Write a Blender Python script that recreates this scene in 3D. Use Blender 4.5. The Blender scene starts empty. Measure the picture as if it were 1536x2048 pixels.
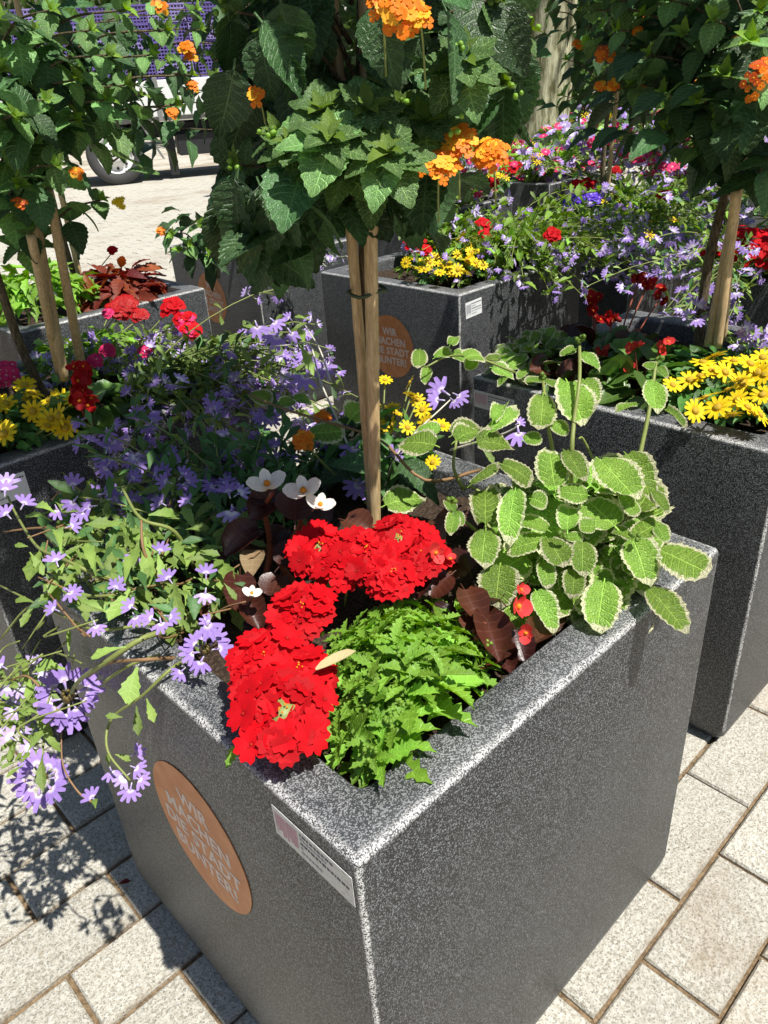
import bpy, math, random
import numpy as np
from mathutils import Matrix, Vector
random.seed(7); RNG = np.random.default_rng(7)
R_ = random.random
def U(a, b): return a + (b - a) * R_()
scene = bpy.context.scene
COL = scene.collection

# ------------------------------------------------------------------ camera
FPX = 1540.85
CAM = np.array([-0.2284, -0.3105, 1.1213])
yaw, pitch, roll = 0.83475, 0.50383, -0.07061
_f = np.array([math.cos(yaw)*math.cos(pitch), math.sin(yaw)*math.cos(pitch), -math.sin(pitch)])
_r0 = np.array([math.sin(yaw), -math.cos(yaw), 0.0]); _u0 = np.cross(_r0, _f)
RIGHT = _r0*math.cos(roll) + _u0*math.sin(roll); UP = -_r0*math.sin(roll) + _u0*math.cos(roll); FWD = _f
cd = bpy.data.cameras.new('camera'); cam = bpy.data.objects.new('camera', cd); COL.objects.link(cam)
cm = np.eye(4); cm[:3, 0] = RIGHT; cm[:3, 1] = UP; cm[:3, 2] = -FWD; cm[:3, 3] = CAM
cam.matrix_world = Matrix(cm.tolist())
cd.sensor_fit = 'VERTICAL'; cd.sensor_height = 36; cd.sensor_width = 27; cd.lens = 36*FPX/2048
cd.clip_start = 0.02; cd.clip_end = 600
scene.camera = cam

# ------------------------------------------------------------------ light
SUN = np.array([0.045, -0.50, 1.0]); SUN /= np.linalg.norm(SUN)
world = bpy.data.worlds.new('World'); scene.world = world; world.use_nodes = True
wn = world.node_tree; wn.nodes.clear()
wo = wn.nodes.new('ShaderNodeOutputWorld'); bg = wn.nodes.new('ShaderNodeBackground'); sky = wn.nodes.new('ShaderNodeTexSky')
sky.sky_type = 'NISHITA'; sky.sun_disc = False
sky.sun_elevation = math.asin(SUN[2]); sky.sun_rotation = math.atan2(SUN[0], SUN[1])
bg.inputs['Strength'].default_value = 0.058
wn.links.new(sky.outputs[0], bg.inputs[0]); wn.links.new(bg.outputs[0], wo.inputs[0])
sl = bpy.data.lights.new('sun', 'SUN'); sl.energy = 4.9; sl.angle = math.radians(0.5); sl.color = (1.0, 0.965, 0.90)
so = bpy.data.objects.new('sun', sl); COL.objects.link(so)
so.rotation_euler = Vector(SUN.tolist()).to_track_quat('Z', 'Y').to_euler()
scene.view_settings.view_transform = 'Standard'; scene.view_settings.look = 'None'
scene.view_settings.gamma = 1; scene.view_settings.use_curve_mapping = False
scene.view_settings.exposure = 0.44
scene.cycles.max_bounces = 8; scene.cycles.transparent_max_bounces = 8

# ------------------------------------------------------------------ geometry helpers
def nrm(v):
    v = np.asarray(v, float); return v/(np.linalg.norm(v)+1e-12)
def ray(px, py): return FWD + RIGHT*(px-768)/FPX + UP*(1024-py)/FPX
def at(px, py, z):
    d = ray(px, py); return CAM + d*((z-CAM[2])/d[2])
def dep(px, py, D): return CAM + nrm(ray(px, py))*D
def proj(P):
    d = np.asarray(P, float)-CAM; w = d@FWD
    return 768+FPX*(d@RIGHT)/w, 1024-FPX*(d@UP)/w, w
def frame(pos, y, n, s=1.0, sx=1.0):
    y = nrm(y); n = np.asarray(n, float); n = n-(n@y)*y
    if np.linalg.norm(n) < 1e-4: n = np.cross(y, [1, 0.3, 0.2])
    n = nrm(n); x = np.cross(y, n); m = np.eye(4)
    m[:3, 0] = x*s*sx; m[:3, 1] = y*s; m[:3, 2] = n*s; m[:3, 3] = pos; return m
def tra(p):
    m = np.eye(4); m[:3, 3] = p; return m

MATS = {}
class T:
    """a template: vertices, faces, per-vertex uv, material per face"""
    def __init__(s, V, F, UV=None, MI=None, mats=()):
        s.V = np.asarray(V, float).reshape(-1, 3); s.F = F
        s.UV = np.asarray(UV, float) if UV is not None else np.zeros((len(s.V), 2))
        s.MI = MI if MI is not None else [0]*len(F); s.mats = list(mats); s._m = None; s._np = None
    def mesh(s, name='mesh', smooth=True):
        if s._m is None:
            me = bpy.data.meshes.new(name); me.from_pydata(s.V.tolist(), [], [tuple(f) for f in s.F])
            uv = me.uv_layers.new(name='UVMap'); idx = np.array([i for f in s.F for i in f], int)
            uv.data.foreach_set('uv', s.UV[idx].ravel())
            for k in s.mats: me.materials.append(MATS[k])
            me.polygons.foreach_set('material_index', s.MI)
            me.polygons.foreach_set('use_smooth', [smooth]*len(s.F)); me.update()
            s._m = me
        return s._m
    def arr(s):
        if s._np is None:
            s._np = (np.array([i for f in s.F for i in f], np.int64), np.array([len(f) for f in s.F], np.int64), np.array(s.MI, np.int64))
        return s._np
def merge(items, name='mesh'):
    """items: (template, matrix) joined into one bpy mesh"""
    V = []; UV = []; I = []; L = []; MI = []; mats = []; off = 0
    for t, M in items:
        i, l, mi = t.arr(); V.append(t.V@M[:3, :3].T + M[:3, 3]); UV.append(t.UV[i]); I.append(i+off); L.append(l); off += len(t.V)
        remap = []
        for k in t.mats:
            if k not in mats: mats.append(k)
            remap.append(mats.index(k))
        MI.append(np.array(remap)[mi])
    V = np.concatenate(V); I = np.concatenate(I); L = np.concatenate(L); UV = np.concatenate(UV); MI = np.concatenate(MI)
    me = bpy.data.meshes.new(name); me.vertices.add(len(V)); me.vertices.foreach_set('co', V.ravel())
    me.loops.add(len(I)); me.loops.foreach_set('vertex_index', I); me.polygons.add(len(L))
    st = np.concatenate([[0], np.cumsum(L)[:-1]]); me.polygons.foreach_set('loop_start', st)
    me.polygons.foreach_set('loop_total', L)
    me.uv_layers.new(name='UVMap').data.foreach_set('uv', UV.ravel())
    for k in mats: me.materials.append(MATS[k])
    me.polygons.foreach_set('material_index', MI); me.polygons.foreach_set('use_smooth', [True]*len(L))
    me.update(calc_edges=True); me.validate(); return me
def combine(items):
    V = []; F = []; UV = []; MI = []; mats = []; off = 0
    for t, M in items:
        V.append(t.V@M[:3, :3].T+M[:3, 3]); UV.append(t.UV); F += [tuple(i+off for i in f) for f in t.F]; off += len(t.V)
        rm = []
        for k in t.mats:
            if k not in mats: mats.append(k)
            rm.append(mats.index(k))
        MI += [rm[i] for i in t.MI]
    return T(np.concatenate(V), F, np.concatenate(UV), MI, mats)

def prof(kind, t):
    if kind == 'ovate': return math.sin(math.pi*min(1, t)**0.68)**0.85*(1-0.12*t)+0.02
    if kind == 'round': return max(0.04, math.sqrt(max(0, 1-(2*(0.06+t*0.93)-1)**2)))
    if kind == 'spat': return 0.16+0.84*math.sin(math.pi*max(0, (t-0.05))**1.7)**0.8 if t < 0.97 else 0.12
    if kind == 'lance': return 0.12+0.88*math.sin(math.pi*t**0.85)**0.9 if t < 0.97 else 0.05
    if kind == 'linear': return 0.25+0.75*math.sin(math.pi*t)**0.6 if t < 0.97 else 0.06
    if kind == 'petal': return 0.22+0.78*math.sin(math.pi*t**1.5*0.86)**0.8
    if kind == 'ray': return 0.35+0.65*math.sin(math.pi*t**0.9*0.92)**0.6
def leaf(kind, W=0.6, nl=9, nw=4, teeth=0.0, fold=0.18, curl=0.25, bull=0.0, cup=0.0, pet=0.12, mat='', notch=0.0, wav=0.0, seed=0, lift=0.0, back=0.0):
    V = []; UV = []; F = []; rs = random.Random(seed); ph = rs.random()*6
    for i in range(nl+1):
        t = i/nl; w = prof(kind, t)
        if teeth and 0 < i < nl: w *= (1+teeth) if i % 2 else (1-teeth)
        for j in range(nw+1):
            s = 2*j/nw-1; x = s*w*W/2
            y = t - (notch*(1-abs(s)) if i == nl else 0) - back*abs(s)**1.5*(1-t)*0.3
            if teeth and i % 2 and abs(s) > .99: y += 0.35/nl
            z = fold*abs(x)*1.6 - curl*t*t + lift*t + cup*s*s*w*W*0.5
            z += bull*(math.cos(i*math.pi)*0.5)*math.sin(abs(s)*math.pi) + wav*math.sin(5.0*t+ph+2*s)*abs(s)
            V.append((x, y, z)); UV.append(((s+1)/2, t))
    for i in range(nl):
        for j in range(nw):
            a = i*(nw+1)+j; F.append((a, a+1, a+nw+2, a+nw+1))
    if pet > 0:
        k = len(V); w = 0.018
        V += [(-w, -pet, -pet*.2), (w, -pet, -pet*.2), (w, 0.03, 0), (-w, 0.03, 0), (0, -pet, -pet*.2-.03), (0, .03, -.03)]
        UV += [(.5, .02)]*6; F += [(k, k+1, k+2, k+3), (k, k+3, k+5, k+4), (k+1, k+4, k+5, k+2)]
    return T(V, F, UV, None, [mat])
def tube(pts, r, sides=5, mat='', cap=True):
    pts = [np.asarray(p, float) for p in pts]; n = len(pts); rr = r if hasattr(r, '__len__') else [r]*n
    V = []; UV = []; F = []; ref = None
    for i, p in enumerate(pts):
        d = nrm(pts[min(i+1, n-1)]-pts[max(i-1, 0)])
        if ref is None: ref = nrm(np.cross(d, [0.3, 0.9, 0.25]))
        ref = nrm(ref-(ref@d)*d); b = np.cross(d, ref)
        for k in range(sides):
            a = 2*math.pi*k/sides; V.append(p+rr[i]*(ref*math.cos(a)+b*math.sin(a))); UV.append((k/sides, i/max(1, n-1)))
    for i in range(n-1):
        for k in range(sides):
            a = i*sides+k; b_ = i*sides+(k+1) % sides; F.append((a, b_, b_+sides, a+sides))
    if cap: F.append(tuple(range(sides))[::-1]); F.append(tuple((n-1)*sides+k for k in range(sides)))
    return T(V, F, UV, None, [mat])
def spline(pts, m=5):
    P = [np.asarray(p, float) for p in pts]; P = [2*P[0]-P[1]]+P+[2*P[-1]-P[-2]]; out = []
    for i in range(1, len(P)-2):
        for k in range(m):
            t = k/m; a, b, c, d = P[i-1:i+3]
            out.append(0.5*((2*b)+(-a+c)*t+(2*a-5*b+4*c-d)*t*t+(-a+3*b-3*c+d)*t**3))
    out.append(P[-2]); return out
def boxT(x0, y0, z0, x1, y1, z1, mat, bev=0.0):
    V = []; b = bev
    if b == 0:
        V = [(x, y, z) for z in (z0, z1) for y in (y0, y1) for x in (x0, x1)]
        F = [(0, 2, 3, 1), (4, 5, 7, 6), (0, 1, 5, 4), (2, 6, 7, 3), (0, 4, 6, 2), (1, 3, 7, 5)]
        return T(V, F, None, None, [mat])
    ring = lambda i, z: [(x0+i, y0+i, z), (x1-i, y0+i, z), (x1-i, y1-i, z), (x0+i, y1-i, z)]
    V = ring(b, z0)+ring(0, z0+b)+ring(0, z1-b)+ring(b, z1)
    F = [(3, 2, 1, 0), (12, 13, 14, 15)]
    for l in range(3):
        for k in range(4): F.append((4*l+k, 4*l+(k+1) % 4, 4*l+4+(k+1) % 4, 4*l+4+k))
    return T(V, F, None, None, [mat])
def cylT(r, h, n, mat, r2=None):
    r2 = r if r2 is None else r2
    V = [(r*math.cos(2*math.pi*k/n), r*math.sin(2*math.pi*k/n), 0) for k in range(n)]+[(r2*math.cos(2*math.pi*k/n), r2*math.sin(2*math.pi*k/n), h) for k in range(n)]
    F = [tuple(range(n))[::-1], tuple(range(n, 2*n))]+[(k, (k+1) % n, n+(k+1) % n, n+k) for k in range(n)]
    return T(V, F, None, None, [mat])
def blobT(r, mat, seed=0, n=8, m=5, sq=(1, 1, 1), rough=.15):
    rs = random.Random(seed); V = [(0, 0, -r*sq[2])]; F = []
    for i in range(1, m):
        th = math.pi*i/m
        for k in range(n):
            q = r*(1+rs.uniform(-rough, rough)); a = 2*math.pi*k/n
            V.append((q*math.sin(th)*math.cos(a)*sq[0], q*math.sin(th)*math.sin(a)*sq[1], -q*math.cos(th)*sq[2]))
    V.append((0, 0, r*sq[2])); L = len(V)-1
    for k in range(n):
        F.append((0, 1+(k+1) % n, 1+k)); F.append((L, 1+(m-2)*n+k, 1+(m-2)*n+(k+1) % n))
        for i in range(m-2): a = 1+i*n; F.append((a+k, a+(k+1) % n, a+n+(k+1) % n, a+n+k))
    return T(V, F, None, None, [mat])

# ------------------------------------------------------------------ objects
def link(name, data, parent=None, M=None, **props):
    o = bpy.data.objects.new(name, data); COL.objects.link(o)
    if parent is not None: o.parent = parent
    if M is not None: o.matrix_basis = Matrix(np.asarray(M).tolist())
    for k, v in props.items(): o[k] = v
    return o
PLURAL = {'leaf': 'leaves', 'flower': 'flowers', 'flower_head': 'flower_heads', 'stem': 'stems', 'bud': 'buds', 'paver': 'pavers', 'branch': 'branches'}
class Thing:
    def __init__(s, name, label, cat, loc, group=None):
        s.loc = np.array(loc, float); s.root = link(name, None, None, tra(s.loc), label=label, category=cat)
        s.root.empty_display_size = 0.05
        if group: s.root['group'] = group
        s.items = {}
    keep = None
    def add(s, part, t, M, subs=None):
        if part == 'leaf' and s.keep is not None and not s.keep(np.asarray(M)): return
        s.items.setdefault(part, []).append((t, np.asarray(M, float), subs))
    def one(s, part, t, M=None, label=None, kind=None, smooth=True):
        M = tra(-s.loc)@(np.eye(4) if M is None else M)
        o = link(part, t.mesh(part, smooth), s.root, M)
        if label: o['label'] = label
        if kind: o['kind'] = kind
        return o
    def finish(s, limit=300, minpx=11, limits=None):
        for part, its in s.items.items():
            sc = []
            for t, M, subs in its:
                x, y, w = proj(M[:3, 3])
                if part in ('stem', 'branch'): c = t.V.mean(0); x, y, w = proj(M[:3, :3]@c+M[:3, 3])
                size = np.ptp(t.V, axis=0).max()*np.linalg.norm(M[:3, 1])*FPX/max(w, .05)
                inside = w > 0 and -60 < x < 1600 and -60 < y < 2110
                sc.append(size if inside else size*0.01)
            order = np.argsort(-np.array(sc)); lim = (limits or {}).get(part, limit)
            solo = [k for k in order[:lim] if sc[k] >= minpx]; ss = set(solo)
            for k in solo:
                t, M, subs = its[k]; L = tra(-s.loc)@M
                o = link(part, t.mesh(part), s.root, L)
                if subs:
                    inv = np.linalg.inv(M)
                    for n2, t2, M2 in subs: link(n2, t2.mesh(n2), o, inv@M2)
            rest = []
            for k in range(len(its)):
                if k not in ss:
                    t, M, subs = its[k]; rest.append((t, tra(-s.loc)@M))
                    if subs: rest += [(t2, tra(-s.loc)@M2) for _, t2, M2 in subs]
            if rest: link(PLURAL.get(part, part+'s'), merge(rest, part), s.root, None, kind='stuff')

# ------------------------------------------------------------------ materials
class MB:
    def __init__(s, name):
        s.m = bpy.data.materials.new(name); s.m.use_nodes = True; s.n = s.m.node_tree; s.n.nodes.clear(); MATS[name] = s.m
        s.out = s.n.nodes.new('ShaderNodeOutputMaterial'); s.c = {}
    def node(s, ty, **kw):
        nd = s.n.nodes.new(ty)
        for k, v in kw.items(): setattr(nd, k, v)
        return nd
    def put(s, sock, v):
        if hasattr(v, 'is_output'): s.n.links.new(v, sock)
        elif isinstance(v, (tuple, list)) and len(v) == 3 and sock.type == 'RGBA': sock.default_value = (*v, 1)
        else: sock.default_value = v
    def math(s, op, a, b=0.0, c=None):
        nd = s.node('ShaderNodeMath', operation=op); s.put(nd.inputs[0], a); s.put(nd.inputs[1], b)
        if c is not None: s.put(nd.inputs[2], c)
        return nd.outputs[0]
    def mix(s, f, a, b, mode='MIX'):
        nd = s.node('ShaderNodeMix', data_type='RGBA', blend_type=mode); s.put(nd.inputs[0], f); s.put(nd.inputs[6], a); s.put(nd.inputs[7], b); return nd.outputs[2]
    def step(s, v, a, b):
        nd = s.node('ShaderNodeMapRange', interpolation_type='SMOOTHSTEP'); s.put(nd.inputs[0], v); nd.inputs[1].default_value = a; nd.inputs[2].default_value = b; return nd.outputs[0]
    def coord(s, w='Object'):
        if w == 'pos': return s.node('ShaderNodeNewGeometry').outputs['Position']
        return s.node('ShaderNodeTexCoord').outputs[w]
    def noise(s, vec, scale, detail=3, rough=.55, w=None):
        nd = s.node('ShaderNodeTexNoise'); s.put(nd.inputs['Vector'], vec); nd.inputs['Scale'].default_value = scale
        nd.inputs['Detail'].default_value = detail; nd.inputs['Roughness'].default_value = rough; return nd.outputs[0]
    def voro(s, vec, scale, feature='F1', out=0):
        nd = s.node('ShaderNodeTexVoronoi', feature=feature); s.put(nd.inputs['Vector'], vec); nd.inputs['Scale'].default_value = scale; return nd.outputs[out]
    def sep(s, v):
        nd = s.node('ShaderNodeSeparateXYZ'); s.put(nd.inputs[0], v); return nd.outputs
    def rnd(s): return s.node('ShaderNodeObjectInfo').outputs['Random']
    def bump(s, h, st=.5, d=.001):
        nd = s.node('ShaderNodeBump'); nd.inputs['Strength'].default_value = st; nd.inputs['Distance'].default_value = d; s.put(nd.inputs['Height'], h); return nd.outputs[0]
    def hsv(s, col, h=.5, sa=1., v=1.):
        nd = s.node('ShaderNodeHueSaturation'); s.put(nd.inputs['Hue'], h); s.put(nd.inputs['Saturation'], sa); s.put(nd.inputs['Value'], v); s.put(nd.inputs['Color'], col); return nd.outputs[0]
    def bsdf(s, col, rough=.5, spec=.5, metal=0., normal=None, trans=None, tf=.3):
        b = s.node('ShaderNodeBsdfPrincipled'); s.put(b.inputs['Base Color'], col); s.put(b.inputs['Roughness'], rough)
        b.inputs['Metallic'].default_value = metal; s.put(b.inputs['Specular IOR Level'], spec)
        if normal is not None: s.put(b.inputs['Normal'], normal)
        o = b.outputs[0]
        if trans is not None:
            t = s.node('ShaderNodeBsdfTranslucent'); s.put(t.inputs[0], trans)
            if normal is not None: s.put(t.inputs['Normal'], normal)
            mx = s.node('ShaderNodeMixShader'); mx.inputs[0].default_value = tf; s.n.links.new(o, mx.inputs[1]); s.n.links.new(t.outputs[0], mx.inputs[2]); o = mx.outputs[0]
        s.n.links.new(o, s.out.inputs[0]); return s.m
def leafmat(name, dark, light, margin=None, mw=.3, nv=9., rough=.42, spec=.5, tf=.3, vein=.45, bl=.5, tcol=None, mott=.5, young=None):
    m = MB(name); uv = m.coord('UV'); x, y, _ = m.sep(uv); s_ = m.math('ABSOLUTE', m.math('SUBTRACT', m.math('MULTIPLY', x, 2.), 1.))
    pos = m.coord('pos'); big = m.noise(pos, 30., 2); fine = m.noise(pos, 420., 2)
    rnd = m.rnd()
    base = m.mix(m.math('MULTIPLY', m.step(m.math('ADD', m.math('MULTIPLY', rnd, .5), m.math('MULTIPLY', big, .8)), .35, 1.0), .8), dark, light)
    # lateral veins run forward from the midrib
    fr = m.math('FRACT', m.math('MULTIPLY', m.math('SUBTRACT', y, m.math('MULTIPLY', s_, .16)), nv))
    lat = m.step(m.math('ABSOLUTE', m.math('SUBTRACT', fr, .5)), .36, .5)
    mid = m.math('MULTIPLY', m.math('SUBTRACT', 1., m.step(s_, .01, .07)), .7)
    net = m.math('SUBTRACT', 1., m.step(m.voro(uv, 17., 'DISTANCE_TO_EDGE'), .0, .12))
    v = m.math('MAXIMUM', m.math('MULTIPLY', lat, .8), m.math('MAXIMUM', mid, m.math('MULTIPLY', net, mott*.5)))
    vc = tuple(min(1, 1.7*c+.04) for c in light)
    col = m.mix(m.math('MULTIPLY', v, vein), base, vc)
    if margin:
        nz = m.noise(pos, 160., 2)
        edge = m.math('ADD', m.math('MAXIMUM', s_, m.math('MULTIPLY', m.math('ABSOLUTE', m.math('SUBTRACT', y, .42)), 1.72)), m.math('MULTIPLY', m.math('SUBTRACT', nz, .5), .32))
        me = m.step(edge, 1-mw, 1-mw+.07); col = m.mix(me, col, margin)
    hv = m.hsv(col, m.math('ADD', .485, m.math('MULTIPLY', rnd, .03)), 1., m.math('ADD', .75, m.math('MULTIPLY', rnd, .5)))
    h = m.math('ADD', m.math('MULTIPLY', v, -1.), m.math('MULTIPLY', fine, 1.))
    nr = m.bump(h, bl, .0012)
    tc = m.hsv(hv, .49, 1.15, 1.5) if tcol is None else tcol
    return m.bsdf(hv, rough, spec, 0., nr, tc, tf)
def petalmat(name, col, throat, t0=.12, t1=.4, tf=.3, rough=.55, var=.12, eye=None):
    m = MB(name); uv = m.coord('UV'); x, y, _ = m.sep(uv); pos = m.coord('pos')
    c = m.mix(m.step(y, t0, t1), throat, col)
    if eye: c = m.mix(m.step(y, .0, t0), eye, c)
    st = m.math('MULTIPLY', m.noise(pos, 260., 2), .35)
    c = m.hsv(c, .5, 1., m.math('ADD', m.math('ADD', .83-var/2, m.math('MULTIPLY', m.rnd(), var)), st))
    nr = m.bump(m.noise(pos, 500., 2), .25, .0006)
    return m.bsdf(c, rough, .25, 0., nr, c, tf)
def plain(name, col, rough=.6, spec=.4, metal=0., nsc=60., amt=.35, bl=.3, bd=.001):
    m = MB(name); pos = m.coord('pos'); n = m.noise(pos, nsc, 4)
    c = m.hsv(col, .5, 1., m.math('ADD', 1-amt/2, m.math('MULTIPLY', n, amt)))
    return m.bsdf(c, rough, spec, metal, m.bump(n, bl, bd))

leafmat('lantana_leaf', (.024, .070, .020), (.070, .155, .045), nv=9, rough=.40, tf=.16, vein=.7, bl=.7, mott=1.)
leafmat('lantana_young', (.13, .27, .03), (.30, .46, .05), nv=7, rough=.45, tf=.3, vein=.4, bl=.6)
leafmat('lantana_mid', (.085, .21, .05), (.24, .43, .13), nv=8, rough=.42, tf=.22, vein=.85, bl=.9, mott=1.)  # sunlit paleness of the outer leaves put into colour and veins
leafmat('variegated_leaf', (.15, .30, .03), (.35, .56, .09), margin=(.80, .80, .50), mw=.22, nv=7, rough=.46, tf=.26, vein=.6, bl=1.3, mott=.9)
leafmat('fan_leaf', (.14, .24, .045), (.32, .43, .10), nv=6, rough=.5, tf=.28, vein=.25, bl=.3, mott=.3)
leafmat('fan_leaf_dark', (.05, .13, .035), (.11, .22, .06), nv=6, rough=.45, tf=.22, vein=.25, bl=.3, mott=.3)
leafmat('verbena_leaf', (.14, .31, .028), (.30, .52, .06), nv=5, rough=.42, tf=.28, vein=.3, bl=.5, mott=.3)
leafmat('bronze_leaf', (.032, .009, .007), (.095, .024, .013), nv=5, rough=.36, spec=.5, tf=.1, vein=.25, bl=.15, mott=.2)
leafmat('begonia_leaf', (.07, .15, .03), (.14, .25, .05), nv=5, rough=.3, spec=.6, tf=.22, vein=.25, bl=.3, mott=.2)
leafmat('daisy_leaf', (.05, .15, .03), (.12, .28, .06), nv=4, rough=.42, tf=.22, vein=.25, bl=.4, mott=.3)
leafmat('coleus_leaf', (.13, .02, .012), (.30, .06, .02), nv=6, rough=.45, tf=.25, vein=.3, bl=.4)
leafmat('tree_leaf', (.03, .07, .015), (.09, .16, .03), nv=6, rough=.5, tf=.3, vein=.2, bl=.3)
leafmat('dry_leaf', (.35, .26, .12), (.55, .45, .25), nv=6, rough=.7, tf=.25, vein=.2, bl=.4)
petalmat('red_petal', (.58, .0010, .007), (.38, .0006, .004), .02, .2, tf=.28, rough=.7, var=.45)
petalmat('deep_red_petal', (.42, .006, .008), (.5, .02, .01), .05, .3, tf=.22)
petalmat('pink_petal', (.75, .03, .16), (.85, .45, .55), .05, .25, tf=.22)
petalmat('begonia_petal', (.80, .05, .05), (.85, .2, .12), .05, .5, tf=.3)
petalmat('white_petal', (.86, .83, .76), (.8, .75, .5), .05, .3, tf=.25)
petalmat('violet_petal', (.36, .23, .62), (.76, .68, .84), .04, .32, tf=.28, eye=(.75, .6, .2), var=.35)
petalmat('pale_violet_petal', (.50, .38, .74), (.88, .84, .92), .2, .5, tf=.28, var=.3)
petalmat('blue_petal', (.13, .05, .62), (.5, .4, .8), .1, .35, tf=.25)
petalmat('orange_petal', (.88, .22, .012), (.9, .5, .03), .05, .3, tf=.2)
petalmat('amber_petal', (.90, .46, .03), (.85, .3, .02), .05, .3, tf=.2)
petalmat('burnt_petal', (.62, .10, .015), (.75, .3, .02), .05, .3, tf=.2)
petalmat('yellow_petal', (.90, .66, .015), (.85, .50, .01), .05, .35, tf=.22)
plain('daisy_eye', (.50, .33, .02), .7, nsc=900, amt=.9, bl=1.)
plain('green_eye', (.25, .33, .04), .7, nsc=900, amt=.6, bl=1.)
plain('calyx', (.16, .12, .03), .6, nsc=300)
plain('green_stem', (.22, .26, .07), .5, nsc=200)
plain('brown_stem', (.26, .15, .07), .6, nsc=200)
plain('red_stem', (.25, .06, .03), .45, nsc=200)
plain('white_stem', (.62, .58, .48), .6, nsc=150)
plain('tie_wire', (.05, .08, .04), .5)
plain('tyre_rubber', (.06, .06, .06), .8, nsc=20)
plain('painted_rim', (.72, .72, .70), .4, nsc=10, amt=.2, bl=.05)
plain('truck_white', (.78, .79, .78), .35, .5, nsc=3, amt=.12, bl=.02)
plain('truck_grey', (.22, .22, .21), .5, nsc=6, bl=.05)
plain('chassis_black', (.02, .02, .022), .6, nsc=10, bl=.1)
plain('purple_plastic', (.15, .11, .36), .4, nsc=8, amt=.3, bl=.05)
plain('lilac_plastic', (.30, .25, .55), .4, nsc=8, amt=.3, bl=.05)
plain('crate_shade', (.012, .01, .03), .8)
plain('print_ink', (.10, .10, .12), .7, amt=.1)
plain('grey_ink', (.33, .34, .36), .7, amt=.1)
plain('pink_ink', (.55, .33, .38), .7, amt=.1)
plain('letter_print', (.66, .55, .50), .6, nsc=300, amt=.25, bl=.05)
plain('facade_plaster', (.52, .50, .44), .8, nsc=2, amt=.2)
plain('window_frame_paint', (.7, .7, .68), .5)
plain('window_glass', (.05, .07, .08), .08, 1.0, bl=0)
plain('lamp_pink', (.7, .25, .3), .5)
def grain(m, vec, scale):
    nd = m.node('ShaderNodeTexVoronoi', feature='F1'); m.put(nd.inputs['Vector'], vec); nd.inputs['Scale'].default_value = scale
    return m.sep(nd.outputs['Color'])[0]
def mk_soil():
    m = MB('soil'); p = m.coord('pos'); n = m.noise(p, 55, 5, .7); f = m.noise(p, 260, 3)
    c = m.mix(m.step(f, .4, .7), m.mix(n, (.012, .008, .006), (.05, .033, .022)), (.09, .06, .04)); m.bsdf(c, .9, .2, 0, m.bump(m.math('ADD', n, m.math('MULTIPLY', f, .5)), 1., .006))
mk_soil()
def mk_bamboo():
    m = MB('bamboo'); x, y, _ = m.sep(m.coord('UV')); p = m.coord('pos'); px = m.sep(p)
    cb = m.node('ShaderNodeCombineXYZ'); m.put(cb.inputs[0], m.math('MULTIPLY', px[0], 9.)); m.put(cb.inputs[1], m.math('MULTIPLY', px[1], 9.)); m.put(cb.inputs[2], px[2])
    n = m.noise(cb.outputs[0], 45, 4, .65); big = m.noise(p, 22, 3)
    c = m.mix(m.step(n, .3, .75), (.42, .28, .13), (.74, .55, .30)); c = m.mix(m.math('MULTIPLY', m.step(big, .5, .7), .5), c, (.42, .32, .18))
    m.bsdf(c, .42, .5, 0, m.bump(n, .4, .0008))
mk_bamboo()
def mk_bark(name, a, b, sc=12, st=1.):
    m = MB(name); p = m.coord('pos'); px = m.sep(p)
    cb = m.node('ShaderNodeCombineXYZ'); m.put(cb.inputs[0], m.math('MULTIPLY', px[0], 5.)); m.put(cb.inputs[1], m.math('MULTIPLY', px[1], 5.)); m.put(cb.inputs[2], px[2])
    n = m.noise(cb.outputs[0], sc, 5, .7); c = m.mix(m.step(n, .35, .68), a, b); m.bsdf(c, .8, .3, 0, m.bump(n, st, .01))
mk_bark('lantana_bark', (.06, .045, .025), (.26, .20, .12), 60, .6)
mk_bark('pale_bark', (.10, .10, .04), (.55, .54, .36), 3.5, 1.)
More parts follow.
